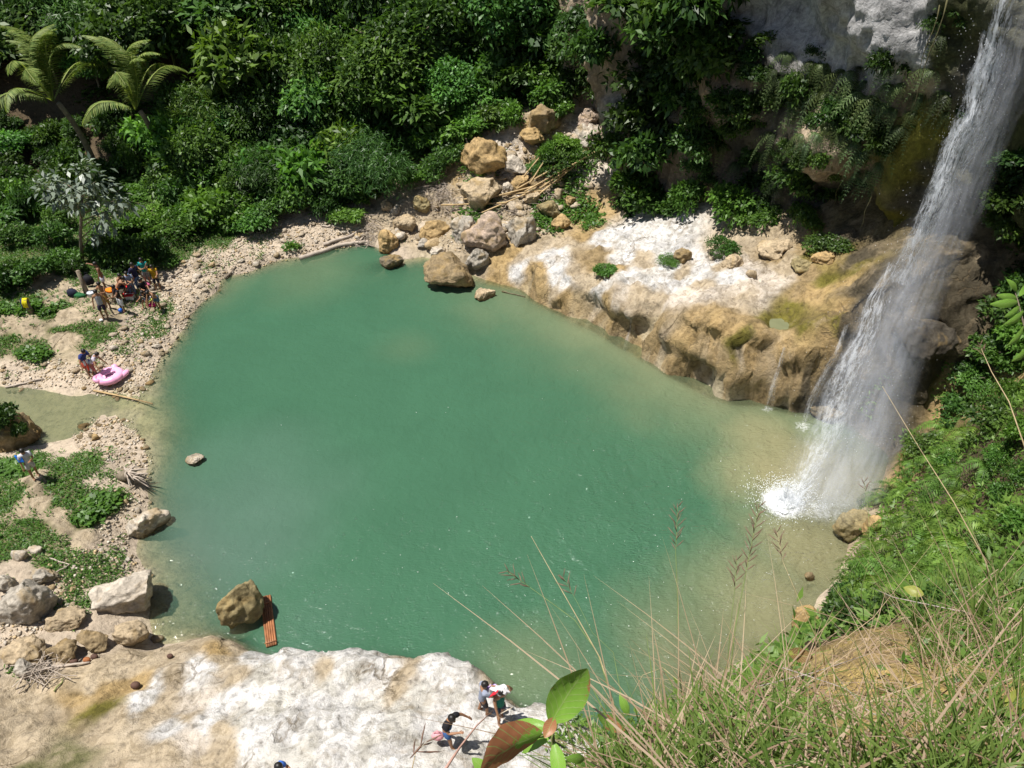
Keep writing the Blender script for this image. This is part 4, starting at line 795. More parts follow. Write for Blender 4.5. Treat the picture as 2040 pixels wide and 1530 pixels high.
# shrubs along the forest edge, placed where the photo shows them
EDGE = [(40, 470, 1.0), (110, 480, .8), (200, 500, .8), (240, 505, .9), (290, 508, .9), (320, 500, .7), (350, 455, 1.1), (390, 440, 1.2), (430, 420, 1.4), (470, 430, 1.2), (500, 445, 1.0), (540, 430, 1.1), (560, 395, 1.5), (590, 410, 1.2), (620, 380, 1.3), (470, 380, 1.5), (520, 350, 1.6), (580, 340, 1.6), (420, 350, 1.4), (640, 320, 1.6),
        (690, 330, 1.4), (660, 410, .9), (690, 430, .8), (700, 370, 1.1), (730, 395, 1.0), (735, 340, 1.2), (750, 290, 1.6), (800, 280, 1.5), (830, 350, .9), (820, 300, 1.3), (870, 290, 1.3), (890, 330, 1.0), (900, 260, 1.4), (940, 250, 1.2), (980, 240, 1.1), (850, 250, 1.5), (700, 260, 1.7), (1010, 235, .9), (1110, 215, 1.2), (1140, 190, 1.2), (1090, 190, 1.3), (1130, 285, .7), (1110, 320, .8), (1145, 315, .7), (1090, 300, .6),
        (360, 400, 1.2), (310, 440, 1.0), (260, 450, .9), (60, 420, 1.1), (20, 400, 1.2), (120, 440, .9), (215, 470, .7), (10, 450, 1.0), (90, 390, 1.2), (30, 540, .7), (70, 545, .8), (130, 520, .8), (10, 560, .8), (150, 535, .6), (1230, 280, .8), (1070, 330, .5), (1000, 120, 2.0), (1050, 80, 2.2), (1100, 100, 2.0), (1040, 160, 1.8), (990, 180, 1.8), (1080, 40, 2.2), (1020, 30, 2.4), (960, 200, 1.8), (1130, 60, 1.8), (1075, 150, 1.6), (1150, 20, 1.8)]
for px, py, s in EDGE:
    p = hit(px, py+14); br = random.random() < (.55 if py > 420 or 900 < px else .3)
    side = 'left shore behind the group of people' if px < 340 else 'forest edge above the pebbly beach' if px < 660 else 'slope beside the boulder pile'
    plant('shrub', p, s*1.05, random.choice(SHRUBS_B if br else SHRUBS), random.choice(SSTEM), ('tall ' if s > 1.25 else 'low ' if s < .95 else '')+('light green' if br else 'dark green')+' leafy shrub on the '+side, 'shrub', 'shrubs on the '+side, tint(.75, 1.25), .45, ('foliage', 'stem'))
for _ in range(75):
    px, py = (random.uniform(330, 760), random.uniform(255, 400)) if random.random() < .55 else (random.uniform(0, 350), random.uniform(320, 455)); p = hit(px, py)
    if p[1] < 44.5 or p[0] > -6 or (40 < px < 330 and py < 385): continue
    s = random.uniform(1.0, 2.4); tn = tint(.6, 1.6, .2); tr_ = random.random() < .4; plant('shrub', p, s*(.42 if tr_ else 1), random.choice(CROWNS if tr_ else SHRUBS if random.random() < .65 else SHRUBS_B), random.choice(SSTEM), f"{'tall' if s > 1.7 else 'low'} {'light' if tn[1] > 1.1 else 'dark'} green bush in the thicket {'left of' if px < 340 else 'above'} the far beach", 'shrub', 'thicket bushes', tn, (2.0 if tr_ else .5)*random.uniform(.6, 1.6), ('foliage', 'stem'))
for _ in range(46):
    px, py = random.uniform(-10, 335), random.uniform(255, 400); p = hit(px, py); tn = tint(.5, 1.15)
    plant('shrub', p, random.uniform(.6, 1.15), random.choice(SHRUBS), random.choice(SSTEM), ('light' if tn[1] > .9 else 'dark')+' low shrub in the undergrowth '+('beneath the coconut palms' if py < 340 else 'between the palms and the pale leaved tree'), 'shrub', 'undergrowth shrubs by the palms', tn, .35, ('foliage', 'stem'))
# bushes over the ledge, then plants clinging to the cliff
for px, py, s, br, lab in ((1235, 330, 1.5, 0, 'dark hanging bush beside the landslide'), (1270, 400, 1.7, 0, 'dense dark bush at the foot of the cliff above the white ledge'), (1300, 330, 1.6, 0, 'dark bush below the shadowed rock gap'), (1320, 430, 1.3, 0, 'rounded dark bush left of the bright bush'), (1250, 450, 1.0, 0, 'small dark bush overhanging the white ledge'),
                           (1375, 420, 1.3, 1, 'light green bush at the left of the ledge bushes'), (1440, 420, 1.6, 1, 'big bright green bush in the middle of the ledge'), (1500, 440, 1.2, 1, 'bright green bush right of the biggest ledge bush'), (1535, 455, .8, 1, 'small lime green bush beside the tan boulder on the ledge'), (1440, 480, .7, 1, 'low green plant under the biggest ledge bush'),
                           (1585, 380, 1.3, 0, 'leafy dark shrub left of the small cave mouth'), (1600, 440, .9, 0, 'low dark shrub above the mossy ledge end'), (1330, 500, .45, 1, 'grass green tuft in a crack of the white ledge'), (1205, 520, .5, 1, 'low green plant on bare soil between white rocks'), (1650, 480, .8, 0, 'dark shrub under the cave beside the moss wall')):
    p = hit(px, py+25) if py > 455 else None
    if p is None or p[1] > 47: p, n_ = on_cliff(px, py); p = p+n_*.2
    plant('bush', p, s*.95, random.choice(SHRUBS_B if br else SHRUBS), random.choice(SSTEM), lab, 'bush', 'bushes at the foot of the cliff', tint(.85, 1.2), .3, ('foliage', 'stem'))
def frond_mesh(name, length, nleaf, lw, ll, droop, mat, seed=0, up=.8):
    """one arching fern frond lying along +X, leaflets in pairs"""
    rg = np.random.default_rng(seed); t = np.linspace(0, 1, nleaf); x = length*(t-.12*t*t); z = length*(up*t-(up+droop)*t*t)
    P_ = np.stack([x, 0*x, z], 1); T_ = np.gradient(P_, axis=0); T_ /= np.linalg.norm(T_, axis=1, keepdims=True); side = np.array([0, 1.0, 0]); V, F, lv = [], [], []
    prof = np.sin(np.pi*np.clip(t*.86+.14, 0, 1))**.7; b = 0
    for sgn in (1, -1):
        D = T_*.45+side*sgn+rg.normal(size=P_.shape)*.06; D[:, 2] -= .25; Nn = np.cross(T_, side)*-1+np.array([0, 0, .3]); Nn = np.where(Nn[:, 2:3] < 0, -Nn, Nn)
        v, f, l = leaf_cards(P_[1:], D[1:], Nn[1:], (ll*prof)[1:], lw, .1, rg.uniform(.3, 1, nleaf-1)); V.append(v); F.append(f+b); b += len(v); lv.append(l)
    q = np.concatenate([P_+side*.006, P_-side*.006]); k = np.arange(nleaf-1, dtype=np.int32)+b; F.append(np.stack([k, k+1, k+1+nleaf, k+nleaf], 1)); V.append(q); lv.append(np.full(2*nleaf, .1))
    return leaf_mesh(name, np.concatenate(V), np.concatenate(F), np.concatenate(lv), mat)
FRONDS = [frond_mesh('frond_mesh', 1.0, 17, .055, .24, .55+.1*k, LEAF_F, k) for k in range(3)]
HFRONDS = [frond_mesh('frond_mesh', 1.1, 15, .05, .26, 1.0+.25*k, LEAF_H, 9+k, .5) for k in range(3)]
def fern(loc, sc, n, label, group, fr=FRONDS, half=None, tn=(1, 1, 1), cat='fern'):
    e = empty('fern', loc, 0, sc); tag(e, label, cat, group)
    for k in range(n):
        a = (half+random.uniform(-1.1, 1.1)) if half is not None else k*6.283/n+random.uniform(-.3, .3)
        o = link('frond', random.choice(fr), e); o.rotation_euler = (random.uniform(-.2, .2), random.uniform(-.35, .25), a); s = random.uniform(.65, 1.1); o.scale = (s, s, s); o.color = (*tn, 1)
    return e
for px, py, s in [(1640, 250, .8), (1670, 255, .8), (1690, 270, .8), (1620, 270, .8), (1650, 230, .9), (1700, 290, .8), (1790, 260, .8), (1810, 220, .7), (1830, 200, .7), (1800, 180, .7), (1510, 140, .9), (1545, 160, 1.0), (1580, 150, 1.1), (1600, 180, 1.0), (1640, 150, 1.1), (1670, 140, 1.0), (1690, 170, 1.0), (1710, 190, 1.1), (1730, 200, 1.0), (1750, 215, 1.0), (1780, 230, .9), (1640, 190, 1.0), (1600, 215, 1.0), (1620, 170, 1.2), (1570, 200, .9), (1660, 200, .9), (1720, 230, .9), (1700, 150, .9), (1530, 270, .9), (1590, 260, .9), (1600, 300, .7),
                  (1630, 130, .9), (1770, 180, .8), (1850, 150, .8), (1870, 180, .7), (1860, 200, .6), (1740, 260, .9), (1760, 280, .9), (1720, 300, .9), (1740, 330, .8), (1700, 350, .8), (1720, 350, .8), (1560, 110, .8), (1480, 120, .8), (1440, 300, .9), (1460, 330, .9), (1520, 310, .8), (1560, 340, .7), (1480, 370, .7), (1770, 140, .7)]:
    p, n_ = on_cliff(px, py); fern(p-n_*.05, s*1.0, 9, ('large ' if s >= 1 else 'small ' if s < .8 else '')+'pale fern tuft hanging on the cliff '+('left of the bulging rock' if px < 1600 else 'above the bulging rock' if px < 1705 and py < 225 else 'over the bulging rock' if px < 1705 else 'between the bulging rock and the waterfall'), 'ferns hanging on the cliff', HFRONDS, math.atan2(n_[1], n_[0]), tint(.8, 1.3))
for px, py, s in [(1280, 30, 1.6), (1340, 20, 1.7), (1400, 20, 1.6), (1290, 90, 1.5), (1350, 90, 1.7), (1400, 80, 1.6), (1300, 150, 1.4), (1350, 160, 1.5), (1290, 220, 1.4), (1330, 230, 1.5), (1370, 220, 1.3), (1270, 270, 1.3), (1360, 290, 1.0), (1420, 140, 1.2), (1450, 90, 1.2), (1390, 250, 1.0), (1150, 40, 1.5), (1160, 110, 1.4), (1160, 180, 1.3), (1120, 130, 1.5), (1275, 170, 1.0), (1265, 60, 1.0),
                  (1490, 100, .8), (1520, 90, .8), (1440, 220, .9), (1500, 210, .6), (1370, 350, .8), (1400, 370, .7), (1460, 270, .8), (1500, 330, .8), (1560, 300, .6), (1620, 340, .7), (1660, 360, .6), (1720, 380, .7), (1740, 300, .6), (1790, 150, .6), (1800, 260, .5), (1610, 110, .5), (1850, 60, .6), (1880, 40, .7), (1880, 230, .6), (1990, 360, 1.0), (2010, 450, 1.1), (1980, 520, 1.0), (1950, 600, .9), (2030, 330, 1.0), (2030, 560, 1.2), (1740, 120, .5), (1900, 480, 1.0), (1930, 500, 1.1), (1960, 480, 1.0), (1990, 600, 1.1), (1920, 560, .9), (1960, 640, 1.0), (2020, 500, 1.1), (2000, 400, 1.1), (1640, 395, .7), (1480, 160, .8), (1530, 220, .7), (1580, 330, .7), (1450, 200, .8)]:
    p, n_ = on_cliff(px, py)
    where = 'beside the pale rock column' if px < 1430 else 'in the shade right of the waterfall' if px > 1900 else 'on the shaded cliff face'
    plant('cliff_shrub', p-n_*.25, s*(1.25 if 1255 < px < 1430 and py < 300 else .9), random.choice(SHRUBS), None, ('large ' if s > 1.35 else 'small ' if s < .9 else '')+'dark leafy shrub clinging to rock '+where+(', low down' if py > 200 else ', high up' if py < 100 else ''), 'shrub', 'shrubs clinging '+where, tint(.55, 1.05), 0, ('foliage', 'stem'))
for k in range(60):
    px, py = random.uniform(1265, 1890), random.uniform(60, 430)
    if (1440 < px < 1660 and py < 100) or (1660 < px < 1860 and py < 140) or (1760 < px and py > 240): continue
    p, n_ = on_cliff(px, py)
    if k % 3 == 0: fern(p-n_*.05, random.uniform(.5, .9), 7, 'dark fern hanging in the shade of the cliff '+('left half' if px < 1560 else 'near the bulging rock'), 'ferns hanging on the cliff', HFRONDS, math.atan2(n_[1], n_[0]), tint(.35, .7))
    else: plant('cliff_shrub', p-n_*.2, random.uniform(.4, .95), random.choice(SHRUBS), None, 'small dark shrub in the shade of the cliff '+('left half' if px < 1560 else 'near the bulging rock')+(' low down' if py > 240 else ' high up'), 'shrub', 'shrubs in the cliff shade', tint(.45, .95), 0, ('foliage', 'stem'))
# unseen trees added on the cliff top to shade the wall
for x, y in ((8, 47), (10.5, 45), (13, 43), (15.5, 41.5), (18, 39.5), (20, 37), (22, 34.5), (23.5, 32), (12, 47), (16, 45), (20, 42), (24, 37), (26, 28), (28, 24), (25.5, 30), (9, 43.6), (11.6, 41.6), (14.4, 39.6), (16.8, 37.2)):
    plant('broadleaf_tree', (x, y, gz(x, y)), random.uniform(1.1, 1.5), random.choice(CROWNS), random.choice(TRUNKS), 'unseen broadleaf tree added on the cliff top to shade the wall', 'tree', 'unseen trees added on the cliff top', tint(), 2.4)
# two coconut palms
def palm_frond(name, seed, length=4.8, nleaf=50):
    rg = np.random.default_rng(seed); t = np.linspace(0, 1, nleaf); x = length*(t-.2*t**2); z = length*(.80*t-.72*t**2.4); P_ = np.stack([x, 0*x, z], 1); T_ = np.gradient(P_, axis=0); T_ /= np.linalg.norm(T_, axis=1, keepdims=True); side = np.array([0, 1.0, 0]); V, F, lv, b = [], [], [], 0
    prof = np.sin(np.pi*np.clip(.12+t*.85, 0, 1))**.6
    for sgn in (1, -1):
        D = T_*.75+side*sgn*.8; D[:, 2] -= .45; D += rg.normal(size=D.shape)*.05; Nn = np.tile([0, 0, 1.0], (nleaf, 1))+T_*.2
        v, f, l = leaf_cards(P_[4:], D[4:], Nn[4:], (.72*prof)[4:], .07, .1, rg.uniform(.2, 1, nleaf-4)); V.append(v); F.append(f+b); b += len(v); lv.append(l)
    w = .05*(1-t*.8)[:, None]; q = np.concatenate([P_+side*w, P_-side*w]); k = np.arange(nleaf-1, dtype=np.int32)+b; F.append(np.stack([k, k+1, k+1+nleaf, k+nleaf], 1)); V.append(q); lv.append(np.full(2*nleaf, 1.0))
    return leaf_mesh(name, np.concatenate(V), np.concatenate(F), np.concatenate(lv), PALM)
PALM = leaf_material('palm_leaf', (.075, .145, .03), (.26, .31, .09), .35, .2, .5)
PF = [palm_frond('palm_frond_mesh', k) for k in range(4)]
def palm(px, py, y, base, label, n=17):
    top = Vector(at_y(px, py, y)); bx = Vector(base); e = empty('coconut_palm', bx); tag(e, label, 'palm', 'coconut palms')
    m = MB(); d = top-bx; m.tube([d*(i/8)+Vector((math.sin(i/8*2.4)*.35, 0, 0)) for i in range(9)], [.2-.008*i for i in range(9)], 8); m.build('trunk', [BARK], e)
    for k in range(n):
        o = link('frond', PF[k % 4], e); o.location = d+Vector((0, 0, .1)); el = (-1.2, -.85, -.5, -.1)[k % 4]+random.uniform(-.15, .15)
        o.rotation_euler = (random.uniform(-.4, .4), el, k*2.4); s = random.uniform(.95, 1.2); o.scale = (s, s, s); tt = random.uniform(.8, 1.15); o.color = (tt, tt, tt, 1)
palm(108, 205, 45.8, (hit(178, 355)[0], 47.4, gz(hit(178, 355)[0], 47.4)), 'coconut palm with a wide feathery crown at the left forest edge')
palm(272, 222, 46.4, (hit(305, 345)[0], 48, gz(hit(305, 345)[0], 48)), 'smaller coconut palm right of the wide crowned palm', 14)
# slim tree with pale grey leaves
def grey_tree():
    b = hit(163, 522); e = empty('pale_leaved_tree', b); tag(e, 'slim tree with large pale grey leaves beside the bathers', 'tree'); y = b[1]; L_ = lambda px, py, dy=0: Vector(at_y(px, py, y+dy))-Vector(b)
    m = MB(); m.tube([(0, 0, -.2), L_(160, 470), L_(163, 420), L_(166, 350)], [.10, .085, .07, .03], 7)
    cl = [(168, 340, 0, .6), (110, 358, .3, .7), (92, 375, -.2, .5), (140, 392, -.4, .7), (196, 392, .3, .8), (228, 400, 0, .7), (252, 412, .4, .6), (150, 368, -.4, .6), (190, 362, .5, .6), (205, 445, -.3, .7), (188, 470, .2, .5), (212, 425, -.5, .6), (120, 400, .5, .5), (170, 545, -.4, .55), (175, 562, -.2, .4), (155, 410, -.6, .4)]
    V, F, lv, bb = [], [], [], 0
    for px, py, dy, r in cl:
        c = np.array(L_(px, py, dy)); s = np.array(L_(163, py+28)) if py < 520 else np.array(L_(164, 530)); m.tube([s, (s+c)/2+np.array([0, 0, .1]), c], [.035, .025, .012], 5)
        n = 42; d = RNG.normal(size=(n, 3)); p = c+d*np.array([.5, .5, .28])*r; D = d*.6+RNG.normal(size=(n, 3))*.4+np.array([0, 0, -.5]); v, f, l = leaf_cards(p, D, np.array([[0, 0, 1.0]])+d*.35, .42*RNG.uniform(.7, 1.2, n), .2*RNG.uniform(.8, 1.2, n)); V.append(v); F.append(f+bb); lv.append(l); bb += len(v)
    m.build('trunk', [BARK], e); link('crown', leaf_mesh('crown', np.concatenate(V), np.concatenate(F), np.concatenate(lv), LEAF_G), e)
grey_tree()
# bamboo at the top left, a broad leaved plant between
BAMB = [crown_mesh('bamboo_crown_mesh', 70+k, (2.3, 2.3, 1.8), 16, 5200, .42, .06, LEAF_B, .7, -.2, 4) for k in range(2)]
for px, py in ((30, 20), (90, 15), (150, 30), (200, 10), (60, 60), (10, 80), (130, 0), (225, 25)):
    p = at_y(px, py, 54+random.uniform(-.8, .8)); z0 = gz(p[0], p[1]); plant('bamboo', (p[0], p[1], z0), 1.0, random.choice(BAMB), trunk_mesh('culm_mesh', max(1.5, p[2]-z0), .06, px, 5, .8), 'feathery bamboo clump at the top left corner', 'bamboo', 'bamboo clumps', tint(.8, 1.15), max(1.2, p[2]-z0), ('foliage', 'culm'))
def broad_plant(px, py, y, sc, n, label):
    p = at_y(px, py, y); e = empty('broad_leaved_plant', p, 0, sc); tag(e, label, 'plant'); m = MB(); m.tube([(0, 0, -3), (0, 0, 0)], [.09, .05], 6); m.build('stem', [STEM], e)
    for k in range(n):
        t = np.linspace(0, 1, 7); w = .22*np.sin(np.pi*(t*.9+.08)); x = 1.3*t; z = .7*t-.9*t*t; V = np.concatenate([np.stack([x, w, z], 1), np.stack([x, 0*x, z-.03], 1), np.stack([x, -w, z], 1)]); i = np.arange(6, dtype=np.int32); F = np.concatenate([np.stack([i, i+1, i+8, i+7], 1), np.stack([i+7, i+8, i+15, i+14], 1)])
        o = link('leaf', leaf_mesh('leaf', V, F, np.full(21, random.uniform(.4, 1)), LEAF), e); o.rotation_euler = (0, random.uniform(-.5, .2), k*2.4); o.color = (1.2, 1.2, 1.1, 1)
broad_plant(322, 30, 53, 1.2, 9, 'large leaved plant standing out of the dark forest near the top left')
broad_plant(440, 160, 50.6, .9, 7, 'pale broad leaved plant in the dark middle of the forest wall')
# ================================================================ GROUND COVER (nobody could count it)
def gridval(A, x, y):
    A = A.reshape(len(GYY), len(GX)); i = np.clip(np.searchsorted(GX, x)-1, 0, len(GX)-2); j = np.clip(np.searchsorted(GYY, y)-1, 0, len(GYY)-2); return A[j, i]
def cover(name, x, y, L, Wd, mat, up=.7, lift=.03, clump=3, spread=.12):
    z = height(x, y); n = len(x); P_ = np.repeat(np.stack([x, y, z+lift], 1), clump, 0); m = len(P_); P_ = P_+RNG.normal(size=P_.shape)*spread*np.array([1, 1, .25])
    a = RNG.uniform(0, 6.28, m); D = np.stack([np.cos(a), np.sin(a), RNG.uniform(up-.6, up+.3, m)], 1); Nn = np.array([[0, 0, 1.0]])+RNG.normal(size=(m, 3))*.35
    V, F, lv = leaf_cards(P_, D, Nn, L*RNG.uniform(.6, 1.3, m), Wd*RNG.uniform(.6, 1.3, m)); return tag(link(name, leaf_mesh(name, V, F, lv, mat)), kind='stuff')
def scatter(lo, hi, n): return RNG.uniform(lo[0], hi[0], n), RNG.uniform(lo[1], hi[1], n)
x, y = scatter((-34, 15), (-6, 48), 150000); gv = gridval(GGRN, x, y); nz = fbm(x*.55, y*.55, 0, 201, 4); z = height(x, y)
PATH_ = np.array([hit(*p)[:2] for p in ((-10, 655), (40, 658), (90, 668), (125, 685), (145, 705), (160, 722))]); PATH2 = np.array([hit(*p)[:2] for p in ((70, 945), (62, 985), (90, 1025), (140, 1055), (175, 1075))]); PATH3 = np.array([hit(*p)[:2] for p in ((80, 660), (130, 632), (185, 625), (220, 640))])
def near_line(x, y, L_):
    b = np.full(len(x), 9.0)
    for p, q in zip(L_[:-1], L_[1:]):
        d = q-p; t = np.clip(((x-p[0])*d[0]+(y-p[1])*d[1])/(d@d), 0, 1); b = np.minimum(b, np.hypot(x-p[0]-t*d[0], y-p[1]-t*d[1]))
    return b
PD = np.minimum.reduce([near_line(x, y, PATH_), near_line(x, y, PATH2), near_line(x, y, PATH3)])
k = (gv*1.25+nz*.9 > .24+.42*RNG.random(len(x))) & (z > .22) & (PD > .32+.15*nz); cover('grass', x[k][:40000], y[k][:40000], .13, .045, LEAF_B, .75, .02, 3, .07)
k = (gv*.9+nz*.9 > .62) & (z > .25) & (PD > .45) & (fbm(x*.4, y*.4, 3, 211, 3) > .18) & ~in_poly(x, y, wpoly([(130, 530), (330, 520), (340, 640), (200, 660), (130, 610)], 1.0)); cover('herbs', x[k][:3800], y[k][:3800], .24, .13, LEAF_B, .5, .16, 5, .15)
x, y = scatter((-60, 45.5), (3, 68), 42000); nz = fbm(x*.35, y*.35, 0, 221, 3); z = height(x, y); k = (z > 1.6) & (nz > .08) & (cliff_side(x, y) < -1) & ~((x > -5) & (y < 51)); cover('undergrowth', x[k], y[k], .36, .17, LEAF, .4, .2, 3, .3)
x, y = scatter((-3, 40), (5, 49.5), 6000); nz = fbm(x*.6, y*.6, 0, 231, 3); k = (nz > .12) & (cliff_side(x, y) < -.6); cover('slope_weeds', x[k], y[k], .25, .11, LEAF_B, .5, .1, 3, .2)
x, y = scatter((-32, 8), (-14, 48), 6000); z = height(x, y); k = (gridval(GGRN, x, y) < .5) & (z > .2) & (z < 1.6) & (fbm(x*.5, y*.5, 0, 251, 3) > .05) & (y > 13); cover('sparse_weeds', x[k][:900], y[k][:900], .16, .05, LEAF_B, .8, .02, 6, .1)
# near bank under the photographer
x, y = scatter((.5, -.5), (19, 26), 66000); z = height(x, y); dd = np.sqrt(x*x+y*y+(z-CAM_H)**2); pr_ = project(np.stack([x, y, z], 1)); nz = fbm(x*.6, y*.6, 0, 241, 4)
bare = ((pr_[:, 0] > 1600) & (pr_[:, 0] < 1790) & (pr_[:, 1] > 1290)) | ((pr_[:, 0] > 1820) & (pr_[:, 0] < 1990) & (pr_[:, 1] > 690) & (pr_[:, 1] < 880) & (nz < .2))
base_k = (z > .6) & (cliff_side(x, y) < -1.2) & ~bare & (pr_[:, 0] > 1100) & (pr_[:, 0] < 2150)
k = base_k & (dd > 11) & (nz > -.35); cover('bank_plants', x[k][:4200], y[k][:4200], .22, .08, LEAF_F, .5, .08, 4, .16)
k = base_k & (dd > 5.5) & (dd <= 12) & (nz > -.2); cover('bank_plants_near', x[k][:3600], y[k][:3600], .11, .04, LEAF_F, .5, .05, 5, .09)

# ================================================================ FERNS, SHRUBS AND GRASS ON THE NEAR BANK
for px, py in [(1760, 1000), (1800, 985), (1840, 1010), (1775, 1050), (1820, 1050), (1860, 1050), (1740, 1090), (1780, 1100), (1830, 1100), (1880, 1090), (1720, 1140), (1760, 1150), (1800, 1150), (1850, 1140), (1900, 1130), (1750, 1190), (1790, 1200), (1830, 1190), (1870, 1180), (1710, 1180), (1900, 960), (1870, 980), (1930, 1010), (1890, 1040), (1960, 1060), (1940, 1130), (1820, 940), (1860, 930), (1905, 905), (1880, 860), (1930, 880), (1960, 940)]:
    p = hit(px, py); p[2] += .18; fern(p, random.uniform(.95, 1.4), 10, 'light fern on the right bank '+('by the yellow rock' if py < 1000 else 'near the olive boulder' if py < 1100 else 'above the near grass')+(', at the water side' if px < 1800 else ', further up the slope'), 'ferns on the right bank', FRONDS, None, tint(.8, 1.3))
for px, py, s in [(1700, 1160, .35), (1690, 1190, .3), (1905, 830, .5), (1950, 790, .6), (1990, 740, .6), (2020, 690, .7), (1960, 700, .5), (2010, 800, .5), (1980, 850, .45), (2030, 870, .4), (1990, 920, .35), (1930, 770, .5), (1890, 930, .35), (2030, 960, .3), (1840, 900, .4), (1990, 1000, .28), (2030, 1060, .22), (1970, 1110, .22), (1920, 1180, .2), (1990, 1170, .18), (1860, 1230, .18), (1760, 1240, .2), (1700, 1250, .2), (1680, 1215, .22), (2000, 650, .7), (2035, 620, .7)]:
    p = hit(px, py); br = random.random() < .6
    plant('shrub', p, s*1.5, random.choice(SHRUBS_B if br else SHRUBS), random.choice(SSTEM), ('light' if br else 'dark')+' green low shrub on the right bank '+('below the leafy branch' if py < 850 else 'beside the ferns' if py < 1120 else 'above the near grass')+(' close to the water' if px < 1800 else ''), 'shrub', 'shrubs on the right bank', tint(.8, 1.25), .4, ('foliage', 'stem'))
GRASS = leaf_material('grass_blade', (.07, .13, .02), (.20, .28, .07), .4, .35); DRY = leaf_material('dry_blade', (.24, .16, .10), (.52, .40, .29), .3, .25, .6)
def blades(name, base, length, width, mat, lean, seg=5):
    """arching blades, each a tapering ribbon with a fold"""
    n = len(base); a = RNG.uniform(0, 6.28, n); ln = length*RNG.uniform(.5, 1.25, n); le = lean*RNG.uniform(.3, 1.5, n); t = np.linspace(0, 1, seg+1)[None]
    hx = np.cos(a)[:, None]; hy = np.sin(a)[:, None]; r = ln[:, None]*(le[:, None]*t**1.7); zz = ln[:, None]*(t-.42*np.minimum(le, 1.3)[:, None]*t**2.3)
    c = np.stack([base[:, 0:1]+hx*r, base[:, 1:2]+hy*r, base[:, 2:3]+zz], -1); tw = a+1.57+RNG.uniform(-.5, .5, n); w = (width*RNG.uniform(.6, 1.3, n))[:, None]*(1-t**2.2*.94)*.5
    s = np.stack([np.cos(tw)[:, None]*w, np.sin(tw)[:, None]*w, w*.3], -1); V = np.stack([c-s, c+s], 2).reshape(-1, 3); k = np.arange(seg)[None]*2+np.arange(n)[:, None]*(seg+1)*2; F = np.stack([k, k+1, k+3, k+2], -1).reshape(-1, 4).astype(np.int32)
    return leaf_mesh(name, V, F, np.repeat(np.clip(RNG.uniform(0, 1, n), 0, 1), (seg+1)*2), mat)
def bank_pts(poly, n, zl=0):
    """ground points seen inside a patch of the photograph"""
    pa = np.array(poly, float); o = []
    while len(o) < n:
        q = RNG.uniform(pa.min(0), pa.max(0), (200, 2)); q = q[in_poly(q[:, 0], q[:, 1], poly)]
        q = q[~in_poly(q[:, 0], q[:, 1], [(1600, 1300), (1800, 1285), (1800, 1535), (1600, 1535)]) | (RNG.random(len(q)) < .10)]
        o += [hit(*p)+np.array([0, 0, zl]) for p in q[:n-len(o)]]
    return np.array(o)
NEAR = [(1120, 1650), (1150, 1540), (1215, 1475), (1280, 1420), (1360, 1370), (1440, 1330), (1540, 1310), (1620, 1300), (1690, 1270), (1800, 1230), (1900, 1230), (2045, 1190), (2045, 1650)]
def clumped(pts, per, r): q = np.repeat(pts, per, 0); return q+RNG.normal(size=q.shape)*np.array([r, r, r*.2])
tag(link('grass_blades', blades('grass_blades', clumped(bank_pts(NEAR, 150), 15, .06), .46, .015, GRASS, .9)), kind='stuff')
tag(link('dry_grass', blades('dry_grass', clumped(bank_pts(NEAR, 95), 7, .08), .42, .012, DRY, 2.2)), kind='stuff')
tag(link('litter', blades('litter', clumped(bank_pts(NEAR, 170), 8, .12), .15, .008, DRY, 2.6, 3)), kind='stuff')
tag(link('right_bank_grass', blades('right_bank_grass', clumped(bank_pts([(1700, 1230), (1760, 1150), (1900, 1100), (2045, 900), (2045, 1200), (1900, 1240)], 120), 12, .08), .6, .014, GRASS, .8)), kind='stuff')
tag(link('bank_edge_grass', blades('bank_edge_grass', clumped(bank_pts([(1820, 900), (1900, 760), (2000, 640), (2045, 640), (2045, 900), (1900, 1000)], 110), 10, .12), .7, .02, GRASS, .9)), kind='stuff')
q = bank_pts([(1600, 1300), (1800, 1285), (1800, 1535), (1600, 1535)], 420); cover('leaf_litter', q[:, 0], q[:, 1], .045, .018, DRY, .15, .012, 4, .05)
